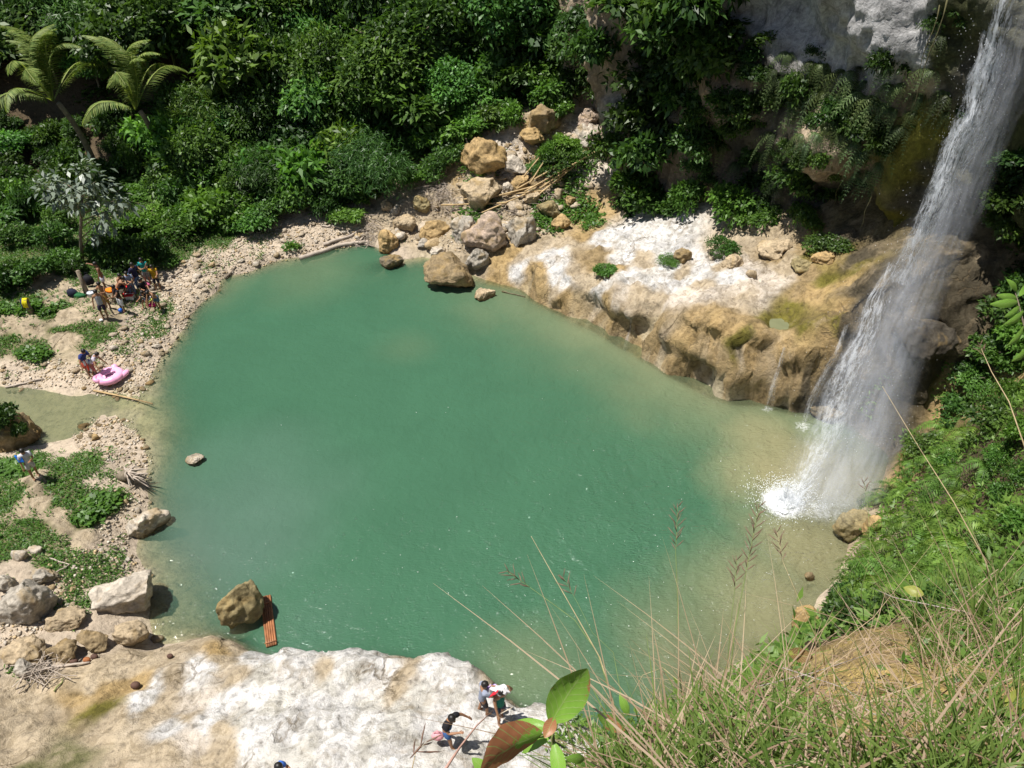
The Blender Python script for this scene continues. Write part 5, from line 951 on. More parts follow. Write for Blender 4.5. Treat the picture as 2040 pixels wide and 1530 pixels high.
# tussocks: broad bladed and pinkish dry ones that stand out, each a thing
for px, py, mat, ln, wd, n, le, lab in ((1880, 1200, GRASS, .9, .035, 26, .6, 'big tussock of broad dark green blades on the near bank'), (1770, 1160, GRASS, .8, .025, 18, .5, 'upright tussock of green blades left of the broad bladed one'), (1990, 1330, GRASS, .7, .03, 18, .8, 'green tussock at the right edge below the broad bladed one'),
                                         (1930, 1260, GRASS, .85, .034, 22, .7, 'dark broad bladed tussock below the biggest one'), (1820, 1300, GRASS, .75, .026, 16, .6, 'narrow upright green tussock between the yellow soil and the broad bladed ones'), (2030, 1120, GRASS, .9, .03, 18, .7, 'tall green tussock at the right edge above the biggest one'),
                                         (1330, 1500, DRY, .5, .020, 14, 1.6, 'pinkish dry tussock curling over in the lower middle of the near bank'), (1240, 1530, DRY, .42, .016, 10, 1.5, 'pale dry tussock at the bottom edge beside the large leaved plant'), (1430, 1440, DRY, .45, .014, 12, 1.5, 'dry brown tussock under the tall seed stalks'), (1560, 1400, GRASS, .5, .014, 22, .9, 'thin green tussock behind the dry brown tussock'),
                                         (1840, 1420, DRY, .6, .016, 22, 1.4, 'grey dry tussock beside the yellow leaf'), (1380, 1360, GRASS, .5, .012, 22, .7, 'thin green tussock at the edge of the near bank'), (1290, 1420, GRASS, .45, .012, 20, .8, 'small green tussock nearest the white rock'), (1700, 1330, DRY, .5, .012, 18, 1.3, 'sparse dry tussock on the bare yellow soil')):
    p = hit(px, py); o = link('grass_tussock', blades('grass_tussock', np.repeat(np.zeros((1, 3)), n, 0)+RNG.normal(size=(n, 3))*np.array([.035, .035, 0]), ln, wd, mat, le, 7)); o.location = p; tag(o, lab, 'grass', 'grass tussocks on the near bank')
STRAW = simple('straw', (.42, .33, .19), .7, .25, 12); SEED = simple('seed_head', (.17, .105, .075), .8, .3, 20); REED = simple('green_stalk', (.14, .19, .055), .6, .25, 10); GREYW = simple('dead_stick', (.36, .31, .28), .8, .3, 9)
def stalk_root(q, t0):
    for py in range(int(q[1]), 1720, 12):
        p = hit(q[0]+(py-q[1])*.12, py)
        if (p-CP)@FW < t0*1.18: return [Vector(p)] if py > q[1]+8 else []
    return []
def stalk(pts, t0, t1, r, mat, head, label, cat='seed stalk', name='seed_stalk', group=None):
    n = len(pts); P_ = [Vector(at_t(px, py, t0+(t1-t0)*i/(n-1))) for i, (px, py) in enumerate(pts)]; P_ = stalk_root(pts[0], t0)+P_; n = len(P_); o0 = P_[0].copy(); e = empty(name, o0); tag(e, label, cat, group); m = MB(); q = [p-o0 for p in P_]
    m.tube(q, [r*(1-.75*i/(n-1)) for i in range(n)], 5); m.build('stem', [mat], e)
    if head:
        h = MB(); d = (q[-1]-q[-2]).normalized(); c = q[-1]; ax = d.orthogonal().normalized()
        for k in range(head):
            f = k/head; s = c-d*(f*.30*head/14); rot = Matrix.Rotation(k*2.4, 3, d); w = rot@ax; l = .075+.08*f*(1-f)*2
            tip = s+(d*.8+w*.75).normalized()*l; h.tube([s, (s+tip)/2+w*.004, tip], [.002, .005, .001], 4)
            h.tube([s.lerp(tip, .5), tip+w*.012], [.0018, .0005], 4)
        h.build('seed_head', [SEED], e)
    return e
for a in (([(1222, 1400), (1195, 1310), (1150, 1230), (1110, 1160), (1058, 1068)], 6.2, 6.6, .007, STRAW, 0, 'straw coloured stalk leaning far left over the pool with a bare tip'),
          ([(1217, 1385), (1190, 1300), (1145, 1235), (1070, 1180), (1010, 1138)], 6.2, 6.7, .006, REED, 12, 'bent stalk with a brown seed head leaning left over the pool'),
          ([(1240, 1400), (1222, 1300), (1180, 1260), (1150, 1200), (1122, 1150)], 6.3, 6.6, .004, REED, 9, 'thin green stalk with a small seed head between the two leaning stalks'),
          ([(1352, 1330), (1350, 1200), (1346, 1100), (1350, 1010)], 6.8, 7.0, .006, REED, 18, 'straight tall green stalk with feathery seed head at the middle of the near grass'),
          ([(1448, 1390), (1465, 1250), (1490, 1120), (1512, 1010)], 6.2, 6.5, .007, REED, 26, 'tall stalk with the largest open brown seed head'),
          ([(1445, 1380), (1455, 1250), (1463, 1180), (1468, 1115)], 6.3, 6.5, .005, REED, 12, 'shorter stalk with a drooping seed head left of the largest one'),
          ([(1640, 1300), (1590, 1190), (1560, 1120), (1548, 1060)], 6.8, 7.0, .004, STRAW, 12, 'thin stalk with reddish seed head right of the largest one'),
          ([(2045, 900), (2010, 800), (1975, 740), (1952, 688)], 9.0, 9.5, .010, STRAW, 8, 'long yellow stalk arching in from the right edge'),
          ([(1965, 1120), (1900, 1000), (1830, 890), (1758, 770)], 8.5, 9.5, .009, STRAW, 0, 'long pink straw stalk crossing in front of the waterfall base'),
          ([(1715, 1180), (1735, 1100), (1730, 1020), (1722, 960)], 9.0, 9.4, .006, REED, 6, 'upright thin stalk in front of the ferns')): stalk(*a, group='tall seed stalks on the near bank')
for a in (([(885, 1535), (915, 1490), (950, 1445), (984, 1414)], 3.4, 3.9, .007, simple('pink_stem', (.46, .28, .22), .6, .2, 15), 0, 'pinkish dry stem poking up from the bottom edge towards the bathers'),
          ([(1380, 1380), (1320, 1330), (1280, 1345), (1240, 1420)], 5.8, 6.0, .004, STRAW, 0, 'curled dry blade beside the leaning stalks'), ([(1500, 1370), (1620, 1340), (1740, 1300)], 6.0, 6.2, .006, GREYW, 0, 'grey stick lying across the near bank'), ([(1600, 1490), (1700, 1470), (1790, 1465)], 4.9, 5.1, .006, GREYW, 0, 'pale stick on the yellow soil'),
          ([(1850, 1510), (1790, 1450), (1720, 1410), (1660, 1340)], 5.0, 6.0, .007, GREYW, 0, 'long grey stem running down the yellow soil'), ([(2045, 1240), (1900, 1215), (1780, 1190), (1735, 1170)], 7.5, 8.6, .010, GREYW, 0, 'thin white branch across the green bank'), ([(1950, 1540), (1990, 1470), (2045, 1420)], 4.2, 4.4, .006, GREYW, 0, 'grey bent stem at the lower right corner'),
          ([(1560, 1330), (1680, 1370), (1800, 1440), (1890, 1480)], 5.4, 5.4, .005, GREYW, 0, 'dark thin stem slanting over the yellow soil'), ([(1660, 1290), (1740, 1230), (1860, 1080)], 8, 8.6, .006, STRAW, 0, 'straw stem standing before the fern slope'), ([(820, 1535), (828, 1500), (850, 1478)], 3.6, 3.7, .003, STRAW, 6, 'short dry seed stalk at the bottom edge left of the pinkish stem')): stalk(*a, cat='dry stem', name='dry_stem', group='dry stems on the near bank')
# the large leaved plant at the bottom and other big leaves near the lens
def leaf_tex(name, g1, g2, brown, vein, edge):
    m, nt, b, ns, ls = node_mat(name); u, v = attr(ns, 'lu').outputs['Fac'], attr(ns, 'lw').outputs['Fac']; tc = ns.new('ShaderNodeTexCoord'); n = noise_n(ns, ls, 22, 4, .6, tc.outputs['Object'], .6)
    av = math_n(ns, ls, 'ABSOLUTE', v); s = math_n(ns, ls, 'ADD', math_n(ns, ls, 'MULTIPLY', u, 8.5), math_n(ns, ls, 'MULTIPLY', av, -2.2)); s = math_n(ns, ls, 'FRACT', s); s = math_n(ns, ls, 'ABSOLUTE', math_n(ns, ls, 'SUBTRACT', s, .5)); lat = math_n(ns, ls, 'LESS_THAN', s, .055); mid = math_n(ns, ls, 'LESS_THAN', av, .035); vn = math_n(ns, ls, 'MAXIMUM', lat, mid)
    c = mixc(ns, ls, 'MIX', n.outputs[0], g1, g2); r = ramp(ns, [(edge, 0.0), (edge+.04, 1.0)]); ls.new(n.outputs[0] if brown is None else math_n(ns, ls, 'ADD', math_n(ns, ls, 'MULTIPLY', n.outputs[0], .7), attr(ns, 'dead').outputs['Fac']), r.inputs[0])
    if brown is not None: c = mixc(ns, ls, 'MIX', r.outputs[0], c, brown)
    c = mixc(ns, ls, 'MIX', math_n(ns, ls, 'MULTIPLY', vn, .75), c, vein); ls.new(c, b.inputs['Base Color']); b.inputs['Roughness'].default_value = .42; b.inputs['Specular IOR Level'].default_value = .4
    tl = ns.new('ShaderNodeBsdfTranslucent'); ls.new(c, tl.inputs[0]); mx = ns.new('ShaderNodeMixShader'); mx.inputs[0].default_value = .3; ls.new(b.outputs[0], mx.inputs[1]); ls.new(tl.outputs[0], mx.inputs[2]); ls.new(mx.outputs[0], ns['Material Output'].inputs[0])
    bp = ns.new('ShaderNodeBump'); bp.inputs['Strength'].default_value = .5; bp.inputs['Distance'].default_value = .004; bp.invert = True; ls.new(vn, bp.inputs['Height']); ls.new(bp.outputs[0], b.inputs['Normal']); return m
BIGL = leaf_tex('big_leaf', (.16, .34, .04), (.25, .44, .07), (.40, .165, .08), (.30, .42, .13), .78); YELL = leaf_tex('yellow_leaf', (.22, .27, .045), (.36, .36, .08), (.20, .12, .05), (.40, .42, .15), .86)
def big_leaf(a, b, tm, width, side, mat, parent, org, label=None, dead=0.0, curl=.25, bend=.1, name='leaf'):
    """one leaf from base pixel a to tip pixel b (depths tm), its blade turned towards the vector side"""
    A, B = Vector(at_t(*a, tm[0])), Vector(at_t(*b, tm[1])); d = B-A; L = d.length; s = Vector(side); s = (s-d*(s.dot(d)/d.length_squared)).normalized(); nn = d.cross(s).normalized(); nu, nw = 15, 9; V, lu, lw, dd_ = [], [], [], []
    for i in range(nu):
        t = i/(nu-1); w = width*(math.sin(math.pi*min(1, t*.97+.02))**.75)*(1-.25*t)
        for j in range(nw):
            q = j/(nw-1)*2-1; V.append(A+d*t+s*(w*q)+nn*(curl*w*abs(q)**1.5-bend*L*math.sin(math.pi*t)+.012*math.sin(q*9+t*23)*w/.1*.4)-Vector(org)); lu.append(t); lw.append(q); dd_.append(dead*(.25+.95*t if dead > 0 else 0)+(.3*abs(q) if dead else 0))
    me = mesh_from(name, V, lattice(nu, nw), [mat], True); set_attr(me, 'lu', lu); set_attr(me, 'lw', lw); set_attr(me, 'dead', dd_); o = link(name, me, parent)
    if label: o['label'] = label
    return o
def leafy_plant():
    T_ = 3.3; org = at_t(1105, 1560, T_); e = empty('large_leaved_plant', org); tag(e, 'large leaved plant with one brown scorched leaf at the bottom edge', 'plant'); v = lambda px, py, t=T_: Vector(at_t(px, py, t))-Vector(org)
    m = MB(); m.tube([v(1112, 1600), v(1106, 1530), v(1102, 1480), v(1100, 1450), v(1098, 1425)], [.013, .011, .009, .007, .004], 7); m.tube([v(1104, 1478), v(1128, 1492), v(1150, 1510), v(1170, 1512)], [.005, .004, .003, .002], 5); m.tube([v(1101, 1452), v(1080, 1466), v(1072, 1468)], [.004, .003, .002], 5); m.build('stem', [STEM], e)
    f = lambda *a, **k: big_leaf(*a, parent=e, org=org, **k)
    f((1098, 1440), (1170, 1332), (3.3, 3.15), .085, (-1, .35, .15), BIGL, curl=.35, dead=.12)
    f((1080, 1462), (955, 1545), (3.3, 3.0), .105, (.35, .7, .5), BIGL, label='brown scorched leaf with green edge', dead=.75, curl=.35, bend=-.08)
    f((1099, 1450), (1020, 1440), (3.32, 3.4), .03, (.2, .8, .3), BIGL); f((1104, 1480), (1118, 1560), (3.25, 3.1), .035, (1, 0, .3), BIGL); f((1100, 1465), (1040, 1500), (3.35, 3.4), .035, (.3, .7, .2), BIGL, curl=.1)
    f((1165, 1512), (1125, 1510), (3.3, 3.2), .022, (.1, .8, .4), BIGL); f((980, 1545), (940, 1510), (3.2, 3.2), .03, (.7, .5, .2), BIGL); f((1104, 1430), (1085, 1470), (3.22, 3.2), .03, (1, .1, .2), BIGL, label='small curled brown leaf', dead=.9)
    b = MB(); b.ball(v(1086, 1452), (.011, .011, .016), 8, 6); b.build('bud', [simple('bud', (.30, .33, .10), .6)], e)
leafy_plant()
def lone_leaf(a, b, t, w, side, label, mat=YELL, dead=.15, n=1):
    org = at_t(*a, t[0]); e = empty('broad_leaf_seedling', org); tag(e, label, 'plant'); m = MB(); q = Vector(hit(*a))-Vector(org); m.tube([q.normalized()*min(q.length, .3), (0, 0, 0)], [.004, .003], 5); m.build('stem', [STEM], e); big_leaf(a, b, t, w, side, mat, e, org, dead=dead)
lone_leaf((1855, 1475), (1955, 1440), (5.0, 4.9), .085, (.2, .9, .4), 'broad yellow green leaf near the bottom right'); lone_leaf((2000, 1420), (2050, 1370), (4.8, 4.7), .08, (.3, .9, .3), 'yellowish leaf at the right edge above the broad yellow leaf'); lone_leaf((1250, 1425), (1235, 1378), (5.8, 5.8), .035, (1, .2, .2), 'small bright green leaf at the edge of the near bank', BIGL, .1)
lone_leaf((1190, 1425), (1245, 1455), (5.2, 5.3), .06, (.3, .8, -.2), 'dark hanging leaf beside the small bright leaf', BIGL, .4); lone_leaf((1570, 1300), (1620, 1310), (7.0, 7.0), .07, (.2, .7, .3), 'dead reddish leaf curled on the edge of the bank', YELL, 1.0); lone_leaf((1840, 1185), (1800, 1170), (7.5, 7.6), .06, (.3, .8, .3), 'broad light leaf among the ferns', YELL, .05)
def leafy_branch():
    org = at_t(2060, 700, 7.5); e = empty('leafy_branch', org); tag(e, 'branch with paired oval leaves reaching in from the right edge', 'branch'); v = lambda px, py, t=7.5: Vector(at_t(px, py, t))-Vector(org)
    m = MB(); m.tube([v(2070, 760), v(2052, 690), v(2038, 640), v(2028, 600), (v(2020, 575))], [.014, .012, .009, .006, .003], 6); m.build('stem', [BARK], e)
    for a, b, w in (((2028, 602), (1972, 606), .05), ((2026, 595), (1985, 588), .04), ((2032, 612), (2000, 632), .05), ((2040, 620), (1998, 648), .045), ((2030, 590), (2050, 560), .05), ((2040, 650), (2005, 690), .05), ((2045, 640), (2075, 620), .05), ((2050, 690), (2015, 720), .05), ((2045, 665), (2080, 680), .05), ((2026, 580), (2005, 556), .035)): big_leaf(a, b, (7.5, 7.4), w, (.2, .5, .8), BIGL, e, org, curl=.2)
leafy_branch()
# ================================================================ PEOPLE
SKIN = {'brown': simple('skin_brown', (.30, .155, .085), .55, .08, 9, .35), 'dark': simple('skin_dark', (.21, .105, .06), .55, .08, 9, .35)}
HAIR = simple('black_hair', (.012, .010, .009), .45, .2, 30, .4); EYE = simple('eye', (.02, .015, .012), .3, .05)
_cloth = {}
def cloth(c):
    if c not in _cloth: _cloth[c] = simple('cloth', c, .85, .14, 14, .15, .4, 9)
    return _cloth[c]
def skin_mesh(name, V, Ed, rad, mats, sub=1, root=0):
    me = bpy.data.meshes.new('tmp'); me.from_pydata([tuple(v) for v in V], Ed, []); o = bpy.data.objects.new('tmp', me); COL.objects.link(o)
    sm = o.modifiers.new('s', 'SKIN'); sm.use_smooth_shade = True
    for i, d in enumerate(me.skin_vertices[0].data): r = rad[i]; d.radius = r if isinstance(r, tuple) else (r, r); d.use_root = (i == root)
    ss = o.modifiers.new('u', 'SUBSURF'); ss.levels = sub; ss.render_levels = sub
    dg = bpy.context.evaluated_depsgraph_get(); out = bpy.data.meshes.new_from_object(o.evaluated_get(dg)); bpy.data.objects.remove(o); bpy.data.meshes.remove(me)
    out.name = name; out.materials.clear()
    for m in mats: out.materials.append(m)
    return out
HANG = ((.06, .03, -.27), (.02, .10, -.23))
def person(foot, yaw, h, label, skin='brown', shirt=None, sleeve=.5, bottom=None, blen=.45, arms=(HANG, HANG), lean=0.0, stride=0.0, knees=(0, 0), hair='short', seat=False, look=0.0, shirt2=None, group='people at the pool'):
    """foot: where the feet stand; yaw: heading (0 = north, away from the lens); arms: elbow and wrist offsets right, forward, up as shares of the height"""
    e = empty('person', foot, yaw, 1.0); tag(e, label, 'person', group); k = h; ln = lean
    def up(z, f=0, x=0):                          # torso point bent forward at the hips
        hz = .52 if not seat else .26; d = z-hz if not seat else z-.52; return np.array([x, f+math.sin(ln)*d, hz+math.cos(ln)*d])*k
    if seat: pel = np.array([0, 0, .26])*k
    else: pel = np.array([0, 0, .52])*k
    V = [pel, up(.62), up(.72), up(.795), up(.845)]; E_ = [(0, 1), (1, 2), (2, 3), (3, 4)]; rad = [(.082*k, .062*k), (.072*k, .056*k), (.085*k, .060*k), (.072*k, .050*k), (.033*k, .034*k)]
    hd = up(.905)+np.array([0, .018*k, -.01*look*k]); hd2 = up(.965)+np.array([0, .018*k, 0]); V += [up(.875), hd, hd2, hd+np.array([0, .068*k, -.004*k])]; E_ += [(4, 5), (5, 6), (6, 7), (6, 8)]; rad += [.040*k, (.052*k, .058*k), (.040*k, .044*k), .010*k]
    top_ids, arm_ids = [0, 1, 2, 3], []
    for s, (el, wr) in zip((-1, 1), arms):
        sh = up(.80, 0, s*.105); eb = sh+np.array([s*el[0], el[1], el[2]*.62+(-0)])*k*np.array([1, 1, 1]); eb = sh+np.array([s*el[0], el[1], el[2]])*k*.62; w = eb+np.array([s*wr[0], wr[1], wr[2]])*k*.62
        i = len(V); V += [sh, eb, w]; E_ += [(3, i), (i, i+1), (i+1, i+2)]; rad += [.036*k, .026*k, .018*k]; d = (w-eb)/np.linalg.norm(w-eb); pm = w+d*.045*k; V.append(pm); E_.append((i+2, i+3)); rad.append((.022*k, .014*k)); lat = np.cross(d, [0, 0, 1.0]); lat = lat/np.linalg.norm(lat) if np.linalg.norm(lat) > .1 else np.array([0, 1.0, 0])
        for q, fl in ((-.75, .036), (-.25, .044), (.25, .042), (.75, .034)):
            a = pm+lat*q*.024*k+d*.018*k; b = a+(d*.8+np.array([0, 0, -.25]))*fl*k; j = len(V); V += [a, b]; E_ += [(i+3, j), (j, j+1)]; rad += [.0062*k, .005*k]
        a = pm-lat*.026*k-d*.008*k; b = a+(d*.7-lat*.5)*.03*k; j = len(V); V += [a, b]; E_ += [(i+3, j), (j, j+1)]; rad += [.0072*k, .0058*k]; arm_ids.append((i, i+1, i+2))
    leg_ids = []
    for s, kb in zip((-1, 1), knees):
        st = stride*s; hip = pel+np.array([s*.055, 0, -.03])*k
        if seat: kn = pel+np.array([s*.075, .235, .02+kb])*k; an = kn+np.array([0, .02+.05*s, -.235])*k
        else: an = np.array([s*.062, st, .035])*k; kn = (hip+an)/2+np.array([s*.006, .022+kb+abs(st)*.12, .01])*k
        i = len(V); V += [hip, kn, an, an+np.array([0, .085, -.02])*k, an+np.array([0, -.025, -.018])*k]; E_ += [(0, i), (i, i+1), (i+1, i+2), (i+2, i+3), (i+2, i+4)]; rad += [.055*k, .036*k, .022*k, (.022*k, .013*k), .018*k]; leg_ids.append((i, i+1, i+2))
    link('body', skin_mesh('body', V, E_, rad, [SKIN[skin]], 1), e)
    V = [np.asarray(v) for v in V]
    hm = MB(); c = (hd+hd2)/2+np.array([0, -.012*k, .012*k]); hm.ball(c, (.062*k, .068*k, .062*k), 12, 8)
    if hair == 'long': hm.ball(c+np.array([0, -.03*k, -.075*k]), (.058*k, .036*k, .085*k), 10, 7); hm.ball(c+np.array([0, -.04*k, -.15*k]), (.05*k, .028*k, .075*k), 10, 6)
    hm.build('hair', [HAIR], e); em = MB()
    for s in (-1, 1): em.ball(hd+np.array([s*.022*k, .053*k, .012*k]), .0065*k, 6, 4)
    em.build('eyes', [EYE], e)
    def shell(name, ids, edges, grow, col):
        P_ = [V[i] if not isinstance(i, tuple) else V[i[0]]*(1-i[2])+V[i[1]]*i[2] for i in ids]; rr = []
        for i, gadd in zip(ids, grow):
            r = rad[i] if not isinstance(i, tuple) else rad[i[0]]; r = r if isinstance(r, tuple) else (r, r)
            if isinstance(i, tuple): r2 = rad[i[1]]; r2 = r2 if isinstance(r2, tuple) else (r2, r2); r = tuple(a*(1-i[2])+b*i[2] for a, b in zip(r, r2))
            rr.append((r[0]+gadd*k, r[1]+gadd*k))
        link(name, skin_mesh(name, P_, edges, rr, [cloth(col)], 1), e)
    if shirt:
        V.append(V[0]+np.array([0, 0, -.045])*k); rad.append(rad[0]); ids = [len(V)-1, 0, 1, 2, 3]; ed = [(0, 1), (1, 2), (2, 3), (3, 4)]; gr = [.018, .016, .018, .018, .016]
        for (a, b, c_) in arm_ids:
            j = len(ids); ids += [a]; ed.append((4, j)); gr.append(.016)
            if sleeve > 0: ids.append((a, b, min(1, sleeve+.15))); ed.append((j, j+1)); gr.append(.017)
        shell('shirt', ids, ed, gr, shirt)
    if bottom:
        ids = [(0, 1, .35), 0]; ed = [(0, 1)]; gr = [.012, .017]
        for (a, b, c_) in leg_ids:
            j = len(ids); ids += [a]; ed.append((1, j)); gr.append(.016); f = blen*2
            ids.append((a, b, min(1, f))); ed.append((j, j+1)); gr.append(.020 if f < 1 else .014)
            if f > 1: ids.append((b, c_, f-1)); ed.append((j+1, j+2)); gr.append(.012)
        shell('trousers' if blen > .6 else 'shorts', ids, ed, gr, bottom)
    return e, V
FWD = ((.03, .22, -.20), (-.05, .28, .06)); UPW = ((.14, .10, .22), (-.10, .02, .22)); OUTL = ((.26, .04, .0), (.28, .03, .0)); BACK = ((.10, -.08, -.26), (.03, .08, -.24))
DOWNF = ((.03, .12, -.26), (0, .14, -.22)); WIDE = ((.20, .08, -.18), (.10, .12, -.18)); CHEST = ((.05, .10, -.24), (-.14, .22, .08))
def cloth_drape(name, pts, wid, t, col, label, cat, sag=.06, fold=.02):
    """a hanging piece of cloth along a line of points, with folds and thickness"""
    pts = [np.array(p) for p in pts]; n = 14; V = []; m = 9; q = np.linspace(0, 1, n); P_ = np.stack([np.interp(q, np.linspace(0, 1, len(pts)), [p[k] for p in pts]) for k in range(3)], 1); w = np.array(wid, float)
    for i in range(n):
        for j in range(m):
            s = j/(m-1)-.5; V.append(P_[i]+w*s+np.array([0, -fold*math.sin(s*16+i*.5), fold*.6*math.cos(s*13+i*.7)]))
    me = mesh_from(name, V, lattice(n, m), col if isinstance(col, list) else [cloth(col)], True, None)
    if isinstance(col, list) and len(col) > 1: me.polygons.foreach_set('material_index', np.array([(f % (m-1))//2 % len(col) for f in range(len(me.polygons))], np.int32))
    o = link(name, me); md = o.modifiers.new('thick', 'SOLIDIFY'); md.thickness = t; return tag(o, label, cat)
def F_(px, py): return hit(px, py)
def wp(o_foot, yaw, off): c, s = math.cos(yaw), math.sin(yaw); return np.array(o_foot)+np.array([off[0]*c-off[1]*s, off[0]*s+off[1]*c, off[2]])
# on the white rock
f = F_(893, 1478); y1 = R(-125); person(f, y1, 1.66, 'person in black T-shirt and blue shorts walking down the white rock', 'brown', (.018, .018, .022), .5, (.05, .12, .30), .45, (WIDE, CHEST), .30, .13, look=2.5)
b = MB(); q = at_t(872, 1466, (f-CP)@FW-.4); b.ball((0, 0, 0), (.17, .12, .15), 12, 8); b.tube([(-.09, 0, .12), (0, 0, .30), (.09, 0, .12)], .012, 5); o = b.build('bag', [cloth((.62, .30, .33))]); o.location = q; tag(o, 'pink bag held by the person in black on the white rock', 'bag')
f = F_(962, 1420); y2 = R(-75); person(f, y2, 1.62, 'person in grey shirt holding a purple cloth on the white rock', 'brown', (.25, .28, .36), .45, (.05, .045, .05), .5, (CHEST, FWD), .12, .06, look=2)
cloth_drape('folded_cloth', [wp(f, y2, (-.16, .30, 1.12)), wp(f, y2, (-.14, .36, .95)), wp(f, y2, (-.12, .30, .82))], (.30, .05, .0), .05, [cloth((.26, .13, .42)), cloth((.50, .42, .62))], 'purple checked cloth carried by the person in grey', 'cloth')
f = F_(996, 1434); y3 = R(-150); person(f, y3, 1.66, 'person in green top drying the head with a white towel', 'brown', (.02, .17, .13), .0, (.03, .045, .075), .35, (UPW, DOWNF), .05, .08)
cloth_drape('towel', [wp(f, y3, (-.05, .16, 1.55)), wp(f, y3, (0, .02, 1.74)), wp(f, y3, (.02, -.16, 1.55)), wp(f, y3, (.02, -.20, 1.15))], (.36, .10, 0), .03, (.72, .72, .74), 'white towel over the head of the person in green', 'towel', fold=.035)
cloth_drape('cloth', [wp(f, y3, (.12, .08, 1.72)), wp(f, y3, (.22, 0, 1.6)), wp(f, y3, (.24, -.04, 1.45))], (.10, .12, 0), .02, (.65, .03, .05), 'red cloth beside the white towel', 'cloth')
b = MB(); s0 = wp(f, y3, (.22, .30, .62)); s1 = at_t(1021, 1409, (s0-CP)@FW-.1); b.tube([at_t(990, 1426, (s0-CP)@FW+.05), s1], .012, 6); tag(b.build('walking_stick', [simple('peeled_stick', (.55, .48, .38), .7)]), 'thin pale stick carried by the person with the towel', 'stick')
q = at_z(543, 1524, gz(*at_z(543, 1560, 3.0)[:2])+1.58); person((q[0], q[1], gz(q[0], q[1])), R(-100), 1.64, 'dark haired person in blue top cut by the bottom edge', 'brown', (.05, .14, .50), .5, (.5, .5, .52), .45, (CHEST, HANG), .2)
# left bank
f = F_(72, 950); y5 = R(-140); person(f, y5, 1.6, 'person in pale T-shirt and shorts standing on the left path', 'brown', (.50, .50, .54), .5, (.48, .46, .46), .42, (CHEST, HANG), .12, .05, look=1)
cloth_drape('towel', [wp(f, y5, (.20, .16, 1.05)), wp(f, y5, (.20, .04, 1.34)), wp(f, y5, (.20, -.12, 1.05))], (.24, .0, 0), .03, (.02, .16, .62), 'bright blue towel over the shoulder of the person on the left path', 'towel')
f = F_(178, 748); y6 = R(-110); person(f, y6, 1.66, 'person in navy T-shirt hauling the pink float ashore', 'brown', (.03, .045, .16), .5, (.55, .10, .06), .45, (DOWNF, WIDE), .42, .10, look=2)
cloth_drape('towel', [wp(f, y6, (0, .20, .98)), wp(f, y6, (.02, .26, .7)), wp(f, y6, (.04, .28, .38))], (.34, .04, 0), .03, [cloth((.70, .70, .72)), cloth((.62, .08, .05)), cloth((.75, .75, .78)), cloth((.12, .15, .40))], 'white towel with red and blue stripes held by the person in navy', 'towel', fold=.03)
f = F_(192, 752); person(f, R(-85), 1.58, 'person in pale grey top bending over the pink float', 'brown', (.42, .38, .44), .4, (.33, .12, .10), .5, (DOWNF, WIDE), .75, .10)
# the group by the tree
GRP = 'people gathered by the pale leaved tree'
def gp(px, py, yaw, h, label, **k): f = F_(px, py); return f, person(f, R(yaw), h, label, group=GRP, **k)
gp(211, 634, -160, 1.68, 'person in grey vest and dark shorts nearest the water in the group', shirt=(.33, .34, .37), sleeve=0, bottom=(.04, .03, .06), blen=.48, arms=(HANG, BACK), look=1)
gp(217, 614, 175, 1.6, 'person without shirt in mustard shorts behind the grey vest', bottom=(.30, .18, .05), blen=.6, arms=(CHEST, CHEST), lean=.08)
gp(213, 578, 120, 1.7, 'person without shirt in white shorts reaching to the tree', skin='dark', bottom=(.55, .55, .62), blen=.42, arms=(HANG, ((.20, .16, .02), (.22, .16, -.02))), lean=.1)
gp(240, 600, -60, 1.55, 'person without shirt bending over the table', bottom=(.14, .20, .24), blen=.42, arms=(DOWNF, FWD), lean=.85)
gp(249, 592, -120, 1.5, 'person without shirt in navy shorts beside the red cooler', bottom=(.02, .025, .07), blen=.5, arms=(FWD, CHEST), lean=.3)
gp(247, 620, 150, 1.6, 'person in dark shirt holding a white cloth at the table', skin='dark', shirt=(.03, .025, .03), sleeve=.2, bottom=(.62, .62, .64), blen=.62, arms=(FWD, HANG), lean=.1)
gp(268, 592, -150, 1.62, 'person in blue grey T-shirt behind the red cooler', shirt=(.20, .24, .34), sleeve=.5, bottom=(.10, .12, .19), blen=.9, arms=(CHEST, HANG), lean=.15)
gp(280, 578, -120, 1.66, 'person in dark navy shirt beside the blue grey T-shirt', shirt=(.025, .025, .06), sleeve=.7, bottom=(.10, .16, .28), blen=.9, arms=(HANG, BACK))
gp(297, 566, -170, 1.62, 'person in teal T-shirt and grey shorts standing farthest back', shirt=(.02, .26, .25), sleeve=.5, bottom=(.26, .27, .26), blen=.5, arms=(CHEST, CHEST), look=2)
gp(317, 578, -160, 1.55, 'long haired person in black and yellow top at the right of the group', shirt=(.42, .25, .015), sleeve=.3, bottom=(.025, .025, .04), blen=.5, arms=(FWD, UPW), hair='long', look=1)
gp(318, 616, 160, 1.5, 'person without shirt in blue shorts wading at the edge of the shade', bottom=(.06, .11, .18), blen=.42, arms=(DOWNF, DOWNF), lean=.7, skin='brown')
gp(291, 590, -140, 1.5, 'person in black sitting low with a pink cloth', shirt=(.02, .02, .022), sleeve=.6, bottom=(.02, .02, .025), blen=.9, arms=(FWD, FWD), seat=True, hair='long')
gp(299, 606, 170, 1.45, 'grey capped person in white shorts crouching in the shade', shirt=(.02, .022, .03), sleeve=.4, bottom=(.45, .45, .47), blen=.42, arms=(DOWNF, FWD), seat=True, lean=.5)

